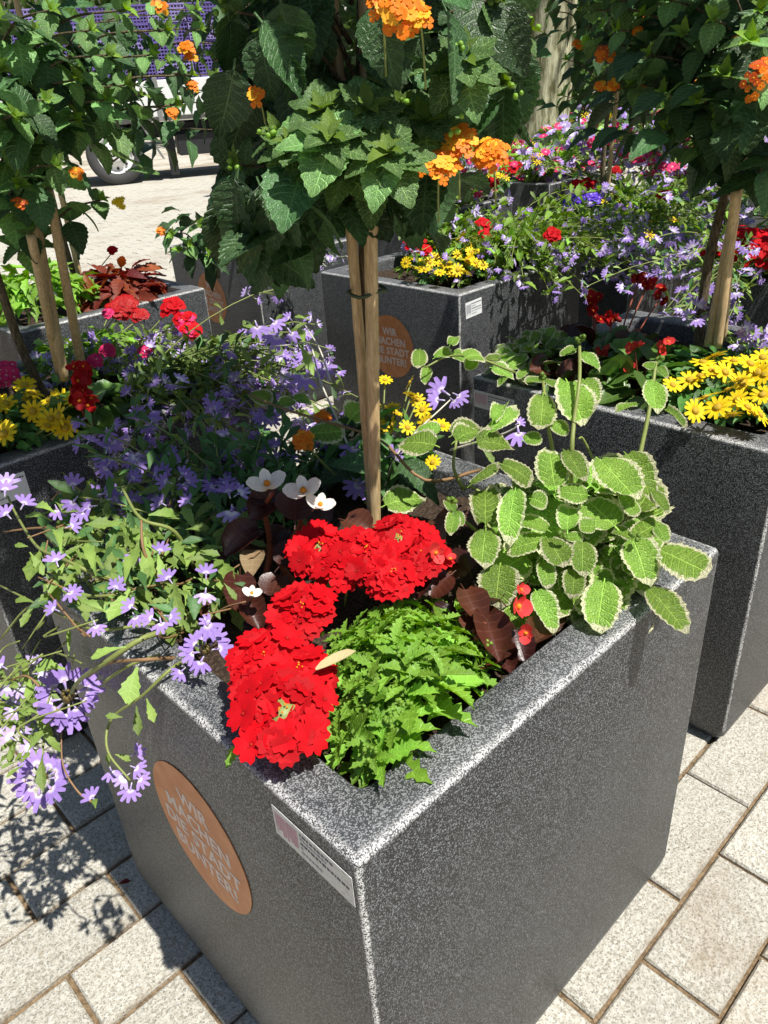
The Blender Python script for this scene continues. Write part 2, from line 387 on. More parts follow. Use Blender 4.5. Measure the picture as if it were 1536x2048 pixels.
def mk_planter():
    m = MB('planter_concrete'); o = m.coord('Object'); x, y, z = m.sep(o)
    geo = m.node('ShaderNodeNewGeometry'); nx, ny, nz = m.sep(geo.outputs['Normal'])
    sp = m.math('ADD', m.math('MULTIPLY', grain(m, o, 950), .45), m.math('MULTIPLY', m.noise(o, 470, 2, .6), .55)); sp2 = m.noise(o, 260, 3, .6); big = m.noise(o, 6, 4, .6)
    streak = m.node('ShaderNodeMapping'); streak.inputs['Scale'].default_value = (1, 1, .35); m.put(streak.inputs[0], o)
    sk = m.noise(streak.outputs[0], 14, 4, .65)
    base = m.mix(m.step(big, .3, .7), (.008, .0085, .0095), (.019, .0195, .020))
    base = m.mix(m.math('MULTIPLY', m.step(sk, .48, .75), .5), base, (.040, .040, .038))
    speck = m.step(sp, .585, .69); base = m.mix(m.math('MULTIPLY', speck, .7), base, (.29, .31, .325))
    base = m.mix(m.math('MULTIPLY', m.step(sp2, .60, .68), .4), base, (.02, .02, .022))
    # rim: paler worn aggregate, strongest along the outer edge; half size .3
    d = m.math('MINIMUM', m.math('SUBTRACT', .3, m.math('ABSOLUTE', x)), m.math('SUBTRACT', .3, m.math('ABSOLUTE', y)))
    top = m.step(z, .5975, .6035)
    wob = m.noise(o, 45, 3)
    lip = m.math('SUBTRACT', 1., m.step(m.math('ADD', d, m.math('MULTIPLY', wob, .012)), .006, .017))
    lip = m.math('MULTIPLY', lip, top)
    topc = m.mix(m.step(sp, .50, .64), (.055, .058, .062), (.30, .305, .31))
    topc = m.mix(m.step(m.noise(o, 11, 4, .7), .42, .68), topc, m.mix(m.step(sp, .5, .64), (.028, .030, .034), (.16, .165, .17)))
    topc = m.mix(m.math('MULTIPLY', lip, .85), topc, m.mix(m.step(sp, .38, .56), (.07, .07, .07), (.72, .71, .69)))
    col = m.mix(top, base, topc)
    # vertical arrises worn white
    cx = m.math('MAXIMUM', m.math('SUBTRACT', .3, m.math('ABSOLUTE', x)), m.math('SUBTRACT', .3, m.math('ABSOLUTE', y)))
    ar = m.math('SUBTRACT', 1., m.step(m.math('ADD', cx, m.math('MULTIPLY', wob, .006)), .005, .0085))
    ar = m.math('MULTIPLY', ar, m.math('SUBTRACT', 1., top))
    col = m.mix(m.math('MULTIPLY', ar, m.step(sp, .42, .54)), col, (.62, .62, .60))
    m.bsdf(col, m.math('ADD', .32, m.math('MULTIPLY', sp2, .25)), .55, 0, m.bump(m.math('ADD', sp, m.math('MULTIPLY', sp2, .7)), .45, .0011))
mk_planter()
def mk_paver():
    m = MB('paver_stone'); p = m.coord('pos'); r = m.rnd()
    f = m.math('ADD', m.math('MULTIPLY', grain(m, p, 420), .5), m.math('MULTIPLY', m.noise(p, 250, 2, .6), .5)); g = m.noise(p, 150, 3, .6); b = m.noise(p, 7, 4, .6); d = m.noise(p, 22, 5, .7)
    c = m.mix(m.step(g, .35, .65), (.50, .47, .39), (.66, .64, .57)); c = m.mix(m.math('MULTIPLY', m.step(f, .60, .68), .5), c, (.14, .12, .09))
    c = m.mix(m.math('MULTIPLY', m.step(m.noise(p, 420, 2), .62, .68), .8), c, (.04, .04, .045))
    c = m.mix(m.math('MULTIPLY', m.step(d, .56, .78), .55), c, (.34, .25, .14)); c = m.mix(m.math('MULTIPLY', m.step(b, .5, .75), .3), c, (.36, .34, .30))
    c = m.mix(m.math('MULTIPLY', m.step(m.noise(p, 1.3, 5, .65), .5, .66), .45), c, (.30, .22, .14))
    # dirt that has gathered along the slab edges (bond laid in rows along x)
    px_, py_, pz_ = m.sep(p)
    ry = m.math('DIVIDE', m.math('ADD', py_, .045), .1185); ey = m.math('MULTIPLY', m.math('ABSOLUTE', m.math('SUBTRACT', m.math('FRACT', m.math('ADD', ry, 100.)), .5)), .1185)
    dirt = m.step(m.math('ADD', ey, m.math('MULTIPLY', m.noise(p, 26, 5, .75), .034)), .066, .082)
    c = m.mix(m.math('MULTIPLY', dirt, .6), c, (.24, .17, .09))
    c = m.hsv(c, .5, 1., m.math('ADD', .80, m.math('MULTIPLY', r, .22)))
    m.bsdf(c, .85, .25, 0, m.bump(m.math('ADD', m.math('ADD', f, g), m.math('MULTIPLY', d, 1.5)), .7, .003))
    m = MB('joint_sand'); p = m.coord('pos'); n = m.noise(p, 90, 4, .7); n2 = m.noise(p, 420, 3)
    near = m.mix(m.step(n, .3, .7), (.10, .065, .035), (.27, .19, .11)); near = m.mix(m.math('MULTIPLY', m.step(n2, .55, .7), .5), near, (.4, .33, .24))
    br = m.node('ShaderNodeTexBrick'); m.put(br.inputs['Vector'], p); br.inputs['Scale'].default_value = 1.
    br.inputs['Brick Width'].default_value = .24; br.inputs['Row Height'].default_value = .1185; br.inputs['Mortar Size'].default_value = .006
    br.inputs['Color1'].default_value = (.52, .49, .41, 1); br.inputs['Color2'].default_value = (.60, .57, .50, 1); br.inputs['Mortar'].default_value = (.22, .16, .1, 1)
    stain = m.noise(p, .9, 4, .6)
    far = m.mix(m.math('MULTIPLY', m.step(stain, .45, .65), .7), br.outputs[0], (.26, .20, .13))
    ln = m.node('ShaderNodeVectorMath', operation='LENGTH'); m.put(ln.inputs[0], p)
    c = m.mix(m.step(ln.outputs['Value'], 15.2, 15.4), near, far)
    m.bsdf(c, .9, .2, 0, m.bump(n, .8, .004))
    m = MB('sticker_orange'); o = m.coord('Object'); n = m.noise(o, 30, 4); g = m.noise(o, 140, 3)
    c = m.mix(m.step(n, .35, .7), (.52, .185, .055), (.62, .26, .10)); c = m.mix(m.math('MULTIPLY', m.step(g, .6, .7), .4), c, (.30, .15, .08)); m.bsdf(c, .5, .4)
    m = MB('label_paper'); o = m.coord('Object'); g = m.noise(o, 200, 3); c = m.mix(m.step(g, .5, .7), (.62, .62, .60), (.45, .43, .43)); m.bsdf(c, .45, .4)
    m = MB('label_white'); m.bsdf((.82, .83, .82), .45, .4)
mk_paver()

# ------------------------------------------------------------------ ground
gm = T([(-120, -120, -.008), (160, -120, -.008), (160, 200, -.008), (-120, 200, -.008)], [(0, 1, 2, 3)], None, None, ['joint_sand'])
ground = link('paved_ground', gm.mesh('ground'), None, None, kind='structure')
PITCH = .1185; PL = .24
pv = []
for k in range(4):
    rs = random.Random(k); J = lambda: rs.uniform(-.0012, .0012)
    t = boxT(-PL/2+.003, -PITCH/2+.003, -.06, PL/2-.003, PITCH/2-.003, 0, 'paver_stone', .0035)
    t.V[:, 2] += np.array([rs.uniform(-.0006, .0006) for _ in t.V]); t.V[8:, :2] += np.array([[J(), J()] for _ in t.V[8:]]); pv.append(t)
cells = []
PB = [(0, 0), (.905, .05), (.025, 1.0), (1.395, 1.11), (.45, 1.86), (1.41, 2.13), (2.38, 1.15), (1.9, .08)]
for r in range(-26, 130):
    y = -.045+(r+.5)*PITCH; offx = .33 if r % 2 == 0 else .45
    for c in range(-20, 60):
        x = offx+(c+.5)*PL; d = math.hypot(x-.3, y-.3)
        if d > 15.0: continue
        X, Y, w = proj((x, y, 0)); vis = w > .1 and -150 < X < 1690 and -40 < Y < 2250
        if not vis and d > 2.6: continue
        if any(a+.14 < x < a+.46 and b+.07 < y < b+.53 for a, b in PB): continue
        sz = PL*FPX/max(w, .1) if vis else 0
        foreshort = sz*(CAM[2]/max(w, .1))
        cells.append((foreshort if vis else 0, x, y))
cells.sort(key=lambda c: -c[0])
rest = []
for i, (s, x, y) in enumerate(cells):
    M = tra((x+U(-.001, .001), y+U(-.001, .001), U(-.0015, .0015))); a = U(-.006, .006); R = np.eye(4); R[0, 0] = R[1, 1] = math.cos(a); R[0, 1] = -math.sin(a); R[1, 0] = math.sin(a)
    if i < 290 and s > 10: link('paver', pv[i % 4].mesh('paver', False), ground, M@R)
    else: rest.append((pv[i % 4], M@R))
if rest:
    me = merge(rest, 'pavers'); me.polygons.foreach_set('use_smooth', [False]*len(me.polygons)); link('pavers', me, ground, None, kind='stuff')

# ------------------------------------------------------------------ planters
HH = .6055
def planter_body(seed=0):
    """hollow square pot, origin at centre of the base, half size .3, rounded arrises"""
    def ring(h, z, r, n=4):
        P = []
        for cx, cy, a0 in ((1, -1, -90), (1, 1, 0), (-1, 1, 90), (-1, -1, 180)):
            for k in range(n+1):
                a = math.radians(a0+90*k/n); P.append(((h-r)*cx+r*math.cos(a), (h-r)*cy+r*math.sin(a), z))
        return P
    L = [ring(.262, 0.003, .01), ring(.278, 0.0, .014), ring(.289, .006, .014), ring(.297, .022, .010), ring(.3, .042, .007), ring(.3, HH-.006, .0045), ring(.2985, HH-.002, .0045), ring(.2955, HH, .004),
         ring(.252, HH, .012), ring(.249, HH-.003, .012), ring(.247, HH-.12, .012)]
    n = len(L[0]); V = [p for l in L for p in l]; F = []
    for i in range(len(L)-1):
        for k in range(n): F.append((i*n+k, i*n+(k+1) % n, (i+1)*n+(k+1) % n, (i+1)*n+k))
    F.append(tuple(range(n))[::-1]); return T(V, F, None, None, ['planter_concrete'])
PBODY = planter_body()
def soilT():
    n = 16; rs = random.Random(3); V = []; F = []
    for j in range(n+1):
        for i in range(n+1):
            V.append((-.2475+.495*i/n, -.2475+.495*j/n, .57+rs.uniform(-.008, .008)))
    for j in range(n):
        for i in range(n): a = j*(n+1)+i; F.append((a, a+1, a+n+2, a+n+1))
    return T(V, F, None, None, ['soil'])
SOIL = soilT()
def textmesh(body, size, mat, extrude=0.0003, offset=0.0, space=1.0, line=1.0):
    cu = bpy.data.curves.new('txt', 'FONT'); cu.body = body; cu.size = size; cu.align_x = 'CENTER'; cu.align_y = 'CENTER'; cu.extrude = extrude; cu.offset = offset
    cu.space_character = space; cu.space_line = line; cu.resolution_u = 3
    o = bpy.data.objects.new('txt', cu); COL.objects.link(o); dg = bpy.context.evaluated_depsgraph_get(); me = bpy.data.meshes.new_from_object(o.evaluated_get(dg))
    bpy.data.objects.remove(o); me.materials.clear(); me.materials.append(MATS[mat]); return me
LETTERS = textmesh('WIR\nMACHEN\nDIE STADT\nBUNTER!', .0315, 'letter_print', .0002, .0009, 1.04, .98)
def discT(r, n=48, mat='sticker_orange', th=.0008):
    t = cylT(r, th, n, mat); return t
DISC = discT(.0985)
def labelT(w, h, mat, th=.0006):
    return boxT(-w/2, -h/2, 0, w/2, h/2, th, mat)
def label_marks(w, h, seed, pink=False):
    rs = random.Random(seed); its = []
    def bar(x0, y0, x1, y1, mat): its.append((boxT(x0, y0, .0006, x1, y1, .0009, mat), np.eye(4)))
    x = -w/2+.003
    for k in range(14):
        bw = rs.uniform(.001, .0022); bar(x, -h*.36+rs.uniform(0, h*.2), x+bw, h*.34, 'pink_ink' if pink else 'grey_ink'); x += bw+rs.uniform(.0006, .0014)
        if x > -w*.18: break
    for r in range(5):
        y = h*.34-r*h*.155; x = -w*.14
        while x < w*.44:
            bw = rs.uniform(.0015, .005); bar(x, y-h*.05, min(x+bw, w*.46), y+h*.02, 'print_ink' if r in (0, 2) else 'grey_ink'); x += bw+.0014
            if rs.random() < .08: break
    return combine(its)
def planter(x, y, label, group=None, stick=None, lab=None, tint=None, yawd=0.):
    """x,y: near corner; stick: (face, along, z); lab: (face, along, z, w, h, mat, tilt)"""
    c = (x+.3, y+.3, 0); th = Thing('planter', label, 'planter', c, 'square dark concrete planters')
    if yawd: th.root.rotation_euler = (0, 0, math.radians(yawd))
    link('pot', PBODY.mesh('pot'), th.root); link('soil', SOIL.mesh('soil'), th.root)
    def face(f, a, z, roll=0., proud=.0006):
        # faces: 'x' = the -X side (seen at left), 'y' = the -Y side (seen at right)
        if f == 'x': X = np.array([0, -1., 0]); N = np.array([-1., 0, 0]); p = np.array([-.3-proud, a-.3, z])
        else: X = np.array([1., 0, 0]); N = np.array([0, -1., 0]); p = np.array([a-.3, -.3-proud, z])
        Z = np.array([0, 0, 1.]); cr, sr = math.cos(roll), math.sin(roll); m = np.eye(4)
        m[:3, 0] = X*cr+Z*sr; m[:3, 1] = -X*sr+Z*cr; m[:3, 2] = N; m[:3, 3] = p; return m
    if stick:
        f, a, z, rl = stick; M = face(f, a, z, rl); s = link('round_sticker', DISC.mesh('sticker', False), th.root, M)
        l = link('lettering', LETTERS, s, tra((0, 0, .001)))
    if lab:
        f, a, z, w, h, mt, rl, sd = lab; M = face(f, a, z, rl)
        s = link('paper_label', labelT(w, h, mt).mesh('label', False), th.root, M)
        link('print', label_marks(w, h, sd, mt == 'label_paper').mesh('print', False), s)
    return th
P1 = planter(0, 0, 'large dark planter nearest the camera with red verbena and variegated leaves in it', stick=('x', .292, .385, 0.), lab=('x', .060, .566, .104, .036, 'label_paper', 0., 1))
P2 = planter(.905, .05, 'dark planter just right of the nearest one with yellow daisies along its rim', lab=('x', .545, .560, .10, .036, 'label_paper', 0., 2))
P5 = planter(.025, 1.0, 'left edge planter with a white label under its rim and yellow flowers inside', lab=('y', .065, .560, .085, .045, 'label_white', 0., 3))
P3 = planter(1.395, 1.11, 'dark planter in the centre behind the bamboo cane, torn white label by its corner', stick=('x', .285, .41, .04), lab=('y', .060, .556, .07, .045, 'label_white', .05, 4))
P8 = planter(.45, 1.86, 'planter at left behind the lilac flowers, dark red coleus leaves above its rim')
P4 = planter(1.40, 2.08, 'grey lit planter at left centre with a tilted orange round sticker beside coleus', stick=('x', .33, .43, -.06))
P6 = planter(2.38, 1.15, 'black planter at upper right with a bluish label under small yellow flowers', lab=('x', .10, .556, .13, .055, 'label_white', 0., 5))
P10 = planter(1.9, .08, 'planter at the right edge behind the bark covered stem, holding bright red verbena')
P11 = planter(2.45, 2.2, 'planter behind the centre right one, its grey rim line showing above green leaves')
P12 = planter(3.3, 1.15, 'planter in the third row behind the violet blue flower clump')
P13 = planter(2.85, .12, 'planter at far right in shade beneath the orange flowering crown')
P7 = planter(7.7, 5.7, 'small far away planter with its grey corner showing right of the big lantana crown')
P14 = planter(3.5, 2.3, 'far planter under a cloud of pink and white flowers')
P15 = planter(4.3, 1.3, 'farthest planter at right, pink flowers spilling over it')

# ------------------------------------------------------------------ plant templates
def many(n, f): return [f(i) for i in range(n)]
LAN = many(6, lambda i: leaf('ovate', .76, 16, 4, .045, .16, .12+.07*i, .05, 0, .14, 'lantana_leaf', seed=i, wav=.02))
LANM = many(5, lambda i: leaf('ovate', .80, 16, 4, .045, .12, .10+.06*i, .055, 0, .10, 'lantana_mid', seed=i, wav=.02))
LANY = many(3, lambda i: leaf('ovate', .55, 7, 2, .06, .3, .1+.1*i, .02, 0, .08, 'lantana_young', seed=i))
LANL = many(4, lambda i: leaf('ovate', .62, 5, 2, .05, .2, .2+.08*i, 0, 0, .12, 'lantana_leaf', seed=i))
LANML = many(3, lambda i: leaf('ovate', .62, 5, 2, .05, .2, .2+.08*i, 0, 0, .12, 'lantana_mid', seed=i))
VAR = many(8, lambda i: leaf('round', .84+.03*(i%3), 15, 6, .05, .10+.05*(i%2), .0+.06*i, .045, .12*(i%3-1), .14, 'variegated_leaf', seed=i, wav=.05+.02*(i%4)))
VARL = many(3, lambda i: leaf('round', .75, 7, 2, .06, .15, .1+.08*i, 0, 0, .14, 'variegated_leaf', seed=i))
FAN = many(5, lambda i: leaf('spat', .30, 9, 2, .14, .25, .05+.1*i, 0, 0, .0, 'fan_leaf', seed=i, wav=.03))
FAND = many(3, lambda i: leaf('spat', .34, 5, 2, .12, .25, .1+.1*i, 0, 0, .0, 'fan_leaf_dark', seed=i))
VER = many(5, lambda i: leaf('lance', .36, 11, 2, .30, .35, .1+.09*i, 0, 0, .06, 'verbena_leaf', seed=i, wav=.02))
VERL = many(3, lambda i: leaf('lance', .40, 5, 2, .2, .35, .15+.1*i, 0, 0, .06, 'verbena_leaf', seed=i))
BRZ = many(4, lambda i: leaf('round', .96, 8, 4, .02, .1, .05+.05*i, 0, .28+.12*i, .3, 'bronze_leaf', seed=i, wav=.05))
BEG = many(3, lambda i: leaf('round', .86, 7, 2, .03, .2, .15, 0, .2, .25, 'begonia_leaf', seed=i, wav=.04))
DAI = many(4, lambda i: leaf('ovate', .56, 6, 2, .0, .25, .1+.1*i, 0, 0, .05, 'daisy_leaf', seed=i))
COL_ = many(3, lambda i: leaf('ovate', .5, 9, 2, .12, .25, .15+.1*i, 0, 0, .08, 'coleus_leaf', seed=i, wav=.03))
TREE = many(3, lambda i: leaf('ovate', .6, 3, 2, 0, .2, .2, 0, 0, .1, 'tree_leaf', seed=i))
def radial(n, t, tilt, off=0.0, a0=0., a1=360., jit=.0):
    its = []
    for k in range(n):
        a = math.radians(a0+(a1-a0)*(k+.0)/(n if a1-a0 >= 360 else max(1, n-1)))+U(-jit, jit); d = np.array([math.sin(a), math.cos(a), math.tan(tilt)])
        its.append((t, frame((off*math.sin(a), off*math.cos(a), 0), d, (0, 0, 1))))
    return combine(its)
def floret(mat, n=5, eye='green_eye', W=.9, er=.08, notch=.12, tilt=.15):
    p = leaf('petal', W, 4, 2, 0, .05, .12, 0, 0, 0, mat, notch=notch); p.V *= 0.5
    f = radial(n, p, tilt, .03, jit=.12); e = blobT(er, eye, 1, 6, 4, (1, 1, .6))
    return combine([(f, np.eye(4)), (e, tra((0, 0, .02)))])   # about 1 unit across
VB_RED = many(4, lambda i: floret('red_petal', 5, 'deep_red_petal', .95, .05, .16, .05+.12*i))
VB_DRED = [floret('deep_red_petal', 5, 'burnt_petal', .95, .04, .14)]
VB_PINK = [floret('pink_petal', 5, 'white_petal', .95, .07, .12)]
VB_BLUE = [floret('blue_petal', 5, 'white_petal', .95, .06, .12)]
LF_OR = [floret('orange_petal', 5, 'amber_petal', 1.0, .13, 0.05), floret('amber_petal', 5, 'orange_petal', 1.0, .12, .05), floret('orange_petal', 4, 'burnt_petal', 1.0, .12, .05)]
LF_BU = [floret('burnt_petal', 5, 'orange_petal', 1.0, .12, .05), floret('orange_petal', 5, 'burnt_petal', 1.0, .12, .05)]
def fanflower(mat):
    p = leaf('ray', .34, 4, 2, 0, .12, .1, 0, 0, 0, mat); its = []
    for k in range(5):
        a = math.radians(-74+37*k+U(-4, 4)); d = (math.sin(a)*.55, .55*math.cos(a)+.1, .02); its.append((p, frame((math.sin(a)*.05, .38+math.cos(a)*.03, .0), d, (0, 0, 1), .62+U(-.04, .04))))
    its.append((tube([(0, 0, -.05), (0, .2, 0), (0, .4, .0)], [.035, .045, .08], 5, 'pale_violet_petal'), np.eye(4)))
    its.append((blobT(.035, 'daisy_eye', 1, 5, 4, (1, 1, .7)), tra((0, .40, .04))))
    return combine(its)   # about 1 long
FF = [fanflower('violet_petal') for _ in range(3)]; FFP = [fanflower('pale_violet_petal') for _ in range(2)]
def fanlow(mat):
    p = leaf('ray', .42, 2, 1, 0, .0, .1, 0, 0, 0, mat); its = []
    for k in range(5):
        a = math.radians(-72+36*k); its.append((p, frame((0, .2, 0), (math.sin(a)*.7, .6*math.cos(a)+.1, .05), (0, 0, 1), .75)))
    return combine(its)
FFL = [fanlow('violet_petal'), fanlow('pale_violet_petal')]
def daisy(n=11, low=False):
    p = leaf('ray', .40, 2 if low else 4, 1 if low else 2, 0, .1, .15, 0, 0, 0, 'yellow_petal', notch=.1); its = []
    for k in range(n):
        a = 2*math.pi*k/n+U(-.06, .06); its.append((p, frame((.12*math.sin(a), .12*math.cos(a), 0), (math.sin(a), math.cos(a), U(.05, .3)), (0, 0, 1), .38)))
    its.append((blobT(.15, 'daisy_eye', 2, 7 if low else 10, 4 if low else 6, (1, 1, .55), .12), tra((0, 0, .02)))); return combine(its)  # 1 across
DY = many(3, lambda i: daisy(10+i)); DYL = [daisy(7, True)]
def begflower(mat, eye='amber_petal'):
    p = leaf('round', .95, 5, 2, 0, .0, -.15, 0, .2, 0, mat); q = leaf('round', .7, 5, 2, 0, .0, -.2, 0, .2, 0, mat)
    its = [(p, frame((0, 0, 0), (0, 1, .35), (0, -.3, 1), .55)), (p, frame((0, 0, 0), (0, -1, .35), (0, .3, 1), .55)), (q, frame((0, 0, .02), (1, 0, .5), (-.4, 0, 1), .42)), (q, frame((0, 0, .02), (-1, 0, .5), (.4, 0, 1), .42)),
           (blobT(.09, eye, 1, 7, 5), tra((0, 0, .1)))]
    return combine(its)
BFR = [begflower('begonia_petal')]; BFD = [begflower('deep_red_petal')]; BFW = [begflower('white_petal')]
BUD = blobT(.5, 'lantana_young', 3, 6, 4)
SPIKE = combine([(blobT(.25, 'calyx', k, 5, 4, (.5, .5, 1.1)), frame((math.cos(k*2.4)*.28, math.sin(k*2.4)*.28, .1+.09*(k % 4)), (math.cos(k*2.4), math.sin(k*2.4), .3), (math.cos(k*2.4), math.sin(k*2.4), .8), 1)) for k in range(9)])
CORE = blobT(.5, 'green_stem', 4, 8, 5)

UPV = np.array([0, 0, 1.]); TOCAM = lambda p: nrm(CAM-np.asarray(p))
def pick(L): return L[int(R_()*len(L)) % len(L)]
def rv(s=1.): return np.array([U(-s, s), U(-s, s), U(-s, s)])
def img_leaf(th, tl, bx, by, tx, ty, z, wpx=None, tilt=.35, part='leaf', ov=1.0, dz=0.0, jit=.12):
    """a leaf whose base and tip project to the given pixels, base at height z, face towards sun and viewer"""
    t = tl if isinstance(tl, T) else pick(tl)
    B = at(bx, by, z); view = nrm(B-CAM); N = nrm(UPV*1.0-view*tilt+SUN*.3+rv(jit))
    d = ray(tx, ty); k = ((B-CAM)@N)/(d@N); P = CAM+d*k
    L = np.linalg.norm(P-B); cap = 2.2*math.hypot(tx-bx, ty-by)*np.linalg.norm(B-CAM)/FPX
    Y = P-B
    if L > cap: Y = Y*cap/L; L = cap
    sx = 1.
    if wpx is not None:
        Wl = np.ptp(t.V[:, 0]); xw = nrm(np.cross(nrm(Y), N)); a = proj(B+xw*.01); b = proj(B); per = math.hypot(a[0]-b[0], a[1]-b[1])/.01
        sx = np.clip(wpx/max(per, 1)/(Wl*L), .35, 2.6)
    th.add(part, t, frame(B, Y, N, L*ov, sx)); return B
def img_stem(th, pts, r, mat='green_stem', m=5, part='stem'):
    W = spline([at(*p) for p in pts], m); n = len(W)
    th.add(part, tube(W, [r*(1.15-.45*i/n) for i in range(n)], 6, mat), np.eye(4)); return W
def head(th, c, n, r, fl, fs, core=None, dome=.7, part='flower_head', sub='floret', N=None, wide=1.0):
    """dome of florets: radius r, floret size fs, facing n"""
    n = nrm(n); a = nrm(np.cross(n, [.3, .9, .1])); b = np.cross(n, a); subs = []
    K = int(N or max(6, 1.5*(r*2/fs)**2))
    for k in range(K):
        q = (k+.5)/K; rad = math.sqrt(q)*r*.82; an = k*2.39996+U(-.2, .2)
        h = dome*r*(math.sqrt(max(0, 1-q*.9)))-dome*r*.5+U(-.08, .08)*r; rad *= U(.82, 1.22)
        off = a*math.cos(an)*rad*wide+b*math.sin(an)*rad
        d = nrm(n*1.1+off/r*(.75*q+.1)+rv(.22)); P = c+off+n*h; s = fs*U(.85, 1.12)
        subs.append((sub, pick(fl), frame(P, nrm(np.cross(d, rv(1))+1e-3), d, s)))
    th.add(part, CORE if core is None else core, frame(c-n*r*.25, a, n, r*.9), subs)
def shoot(th, base, tip, pairs, L, big, mid, young, droop=.35, stem='lantana_bark', sr=.002, whorl=5, up=.25, bits=True):
    base = np.asarray(base, float); tip = np.asarray(tip, float); A = nrm(tip-base); side = nrm(np.cross(A, rv(1)))
    m = (base+tip)/2+np.array([0, 0, .12*np.linalg.norm(tip-base)])
    th.add('branch', tube(spline([base, m, tip], 4), [sr*(1.3-.08*i) for i in range(9)], 5, stem), np.eye(4))
    for k in range(pairs):
        q = (k+.4)/pairs; P = tip-(tip-base)*(q*.8) if k else tip-(tip-base)*.04
        if k % 2: side_ = nrm(np.cross(A, side))
        else: side_ = side
        for sg in (-1, 1):
            D = nrm(side_*sg+A*(.35 if k < 2 else .1)+rv(.25)-UPV*droop*(q+.25)); N = nrm(UPV+SUN*.4+A*.3+rv(.3))
            s = L*(.55+.5*min(1, q*1.6))*U(.85, 1.15)
            th.add('leaf', pick(mid if k == 0 else big), frame(P, D, N, s))
    for k in range(whorl):
        a = k*2.4; D = nrm(A*.9+side*math.cos(a)*.8+np.cross(A, side)*math.sin(a)*.8+UPV*up)
        th.add('leaf', pick(young), frame(tip, D, nrm(A+UPV*.5+rv(.2)), L*U(.22, .42)))
    if bits:
        for k in range(4): th.add('bud', BUD, frame(tip+rv(.006)+A*.008, A, side, .006))
    return tip
def cane(th, a, b, r=.009, label=None, part='bamboo_cane', mat='bamboo'):
    a = np.asarray(a, float); b = np.asarray(b, float); L = np.linalg.norm(b-a); n = int(L/.012); pts = []; rr = []
    nodes = []; z = U(.02, .1)
    while z < L: nodes.append(z); z += U(.10, .15)
    for i in range(n+1):
        q = i/n*L; P = a+(b-a)*i/n+np.array([math.sin(q*5)*.0015, math.cos(q*4)*.0015, 0]); pts.append(P)
        k = min([abs(q-z) for z in nodes] or [1]); rr.append(r*(1-.12*i/n)*(1+.14*math.exp(-(k/.006)**2)))
    o = th.one(part, tube(pts, rr, 12, mat)); return o
def tie(th, p, r):
    V = []; pts = [(p[0]+r*math.cos(a)*1.2, p[1]+r*math.sin(a), p[2]+.002*math.sin(3*a)) for a in np.linspace(0, 2*math.pi, 15)]
    th.one('tie', tube(pts, .0022, 5, 'tie_wire', False))

# ------------------------------------------------------------------ main planter: lantana standard
t1 = Thing('lantana_tree', 'lantana standard nearest the camera tied to pale bamboo canes, orange flower heads', 'tree', (.33, .33, .57), 'lantana trees in the planters')
cane(t1, (.330, .330, .56), (.362, .298, 1.45), .0078)
cane(t1, (.347, .346, .57), (.331, .330, 1.45), .0062)
t1.one('trunk', tube(spline([(.365, .365, .56), (.362, .362, .72), (.358, .345, .9), (.36, .33, 1.1), (.37, .32, 1.3), (.37, .32, 1.6), (.36, .33, 1.8)], 6), [.006]*37, 8, 'lantana_bark'))
tie(t1, (.350, .330, .925), .019)
OUT = [(430, -900), (430, 150), (470, 200), (405, 330), (420, 352), (480, 300), (450, 400), (365, 450), (400, 515), (500, 580), (640, 575), (672, 470), (760, 490), (830, 460), (895, 505), (930, 470), (935, 400), (1040, 318), (1105, 200), (1100, -900)]
def inside(x, y, poly):
    c = False; n = len(poly)
    for i in range(n):
        (x1, y1), (x2, y2) = poly[i], poly[i-1]
        if (y1 > y) != (y2 > y) and x < (x2-x1)*(y-y1)/(y2-y1)+x1: c = not c
    return c
def crown_shape(M):   # the shape of this crown: leaves grow only where branches reach and not across the canes
    a = M[:3, 3]; b = a+M[:3, 1]*.95; m = (a+b)/2
    if a[2] < .80 or a[2] > 1.44: return True
    for P in (a, b):
        if not inside(*proj(P)[:2], OUT): return False
    X, Y, w = proj(m); hw = 20
    if w < .84 and 655-hw < X < 735+hw and Y < 175: return False
    return True
t1.keep = crown_shape
def T1shoot(px, py, D, pairs, L, up=.25, bz=None, lv=(LAN, LANM, LANY), wh=5, sr=.002, dr=.35):
    tip = dep(px, py, D); bz = bz if bz is not None else tip[2]-.06
    base = np.array([.355+(tip[0]-.355)*.1, .325+(tip[1]-.325)*.1, bz])
    return shoot(t1, base, tip, pairs, L, lv[0], lv[1], lv[2], dr, 'lantana_bark', sr, wh, up)
# leafy shoots: tip pixel, distance, leaf pairs, leaf size
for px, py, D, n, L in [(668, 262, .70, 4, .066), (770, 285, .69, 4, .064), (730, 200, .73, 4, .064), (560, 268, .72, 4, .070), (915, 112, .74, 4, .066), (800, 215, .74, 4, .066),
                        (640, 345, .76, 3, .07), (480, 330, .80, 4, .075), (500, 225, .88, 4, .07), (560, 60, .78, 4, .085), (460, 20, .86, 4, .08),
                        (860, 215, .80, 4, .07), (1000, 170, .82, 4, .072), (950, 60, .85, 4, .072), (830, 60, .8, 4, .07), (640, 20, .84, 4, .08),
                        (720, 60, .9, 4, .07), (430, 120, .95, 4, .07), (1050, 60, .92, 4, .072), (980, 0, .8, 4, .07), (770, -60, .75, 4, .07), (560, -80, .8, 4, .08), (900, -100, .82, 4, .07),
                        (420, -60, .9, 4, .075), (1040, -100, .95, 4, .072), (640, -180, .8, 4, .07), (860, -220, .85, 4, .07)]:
    T1shoot(px, py, D, n+1, L*.66, lv=(LANM+LANM+LAN, LANM, LANY) if (D < .75) else (LAN, LANM, LANY), wh=7 if D < .75 else 5)
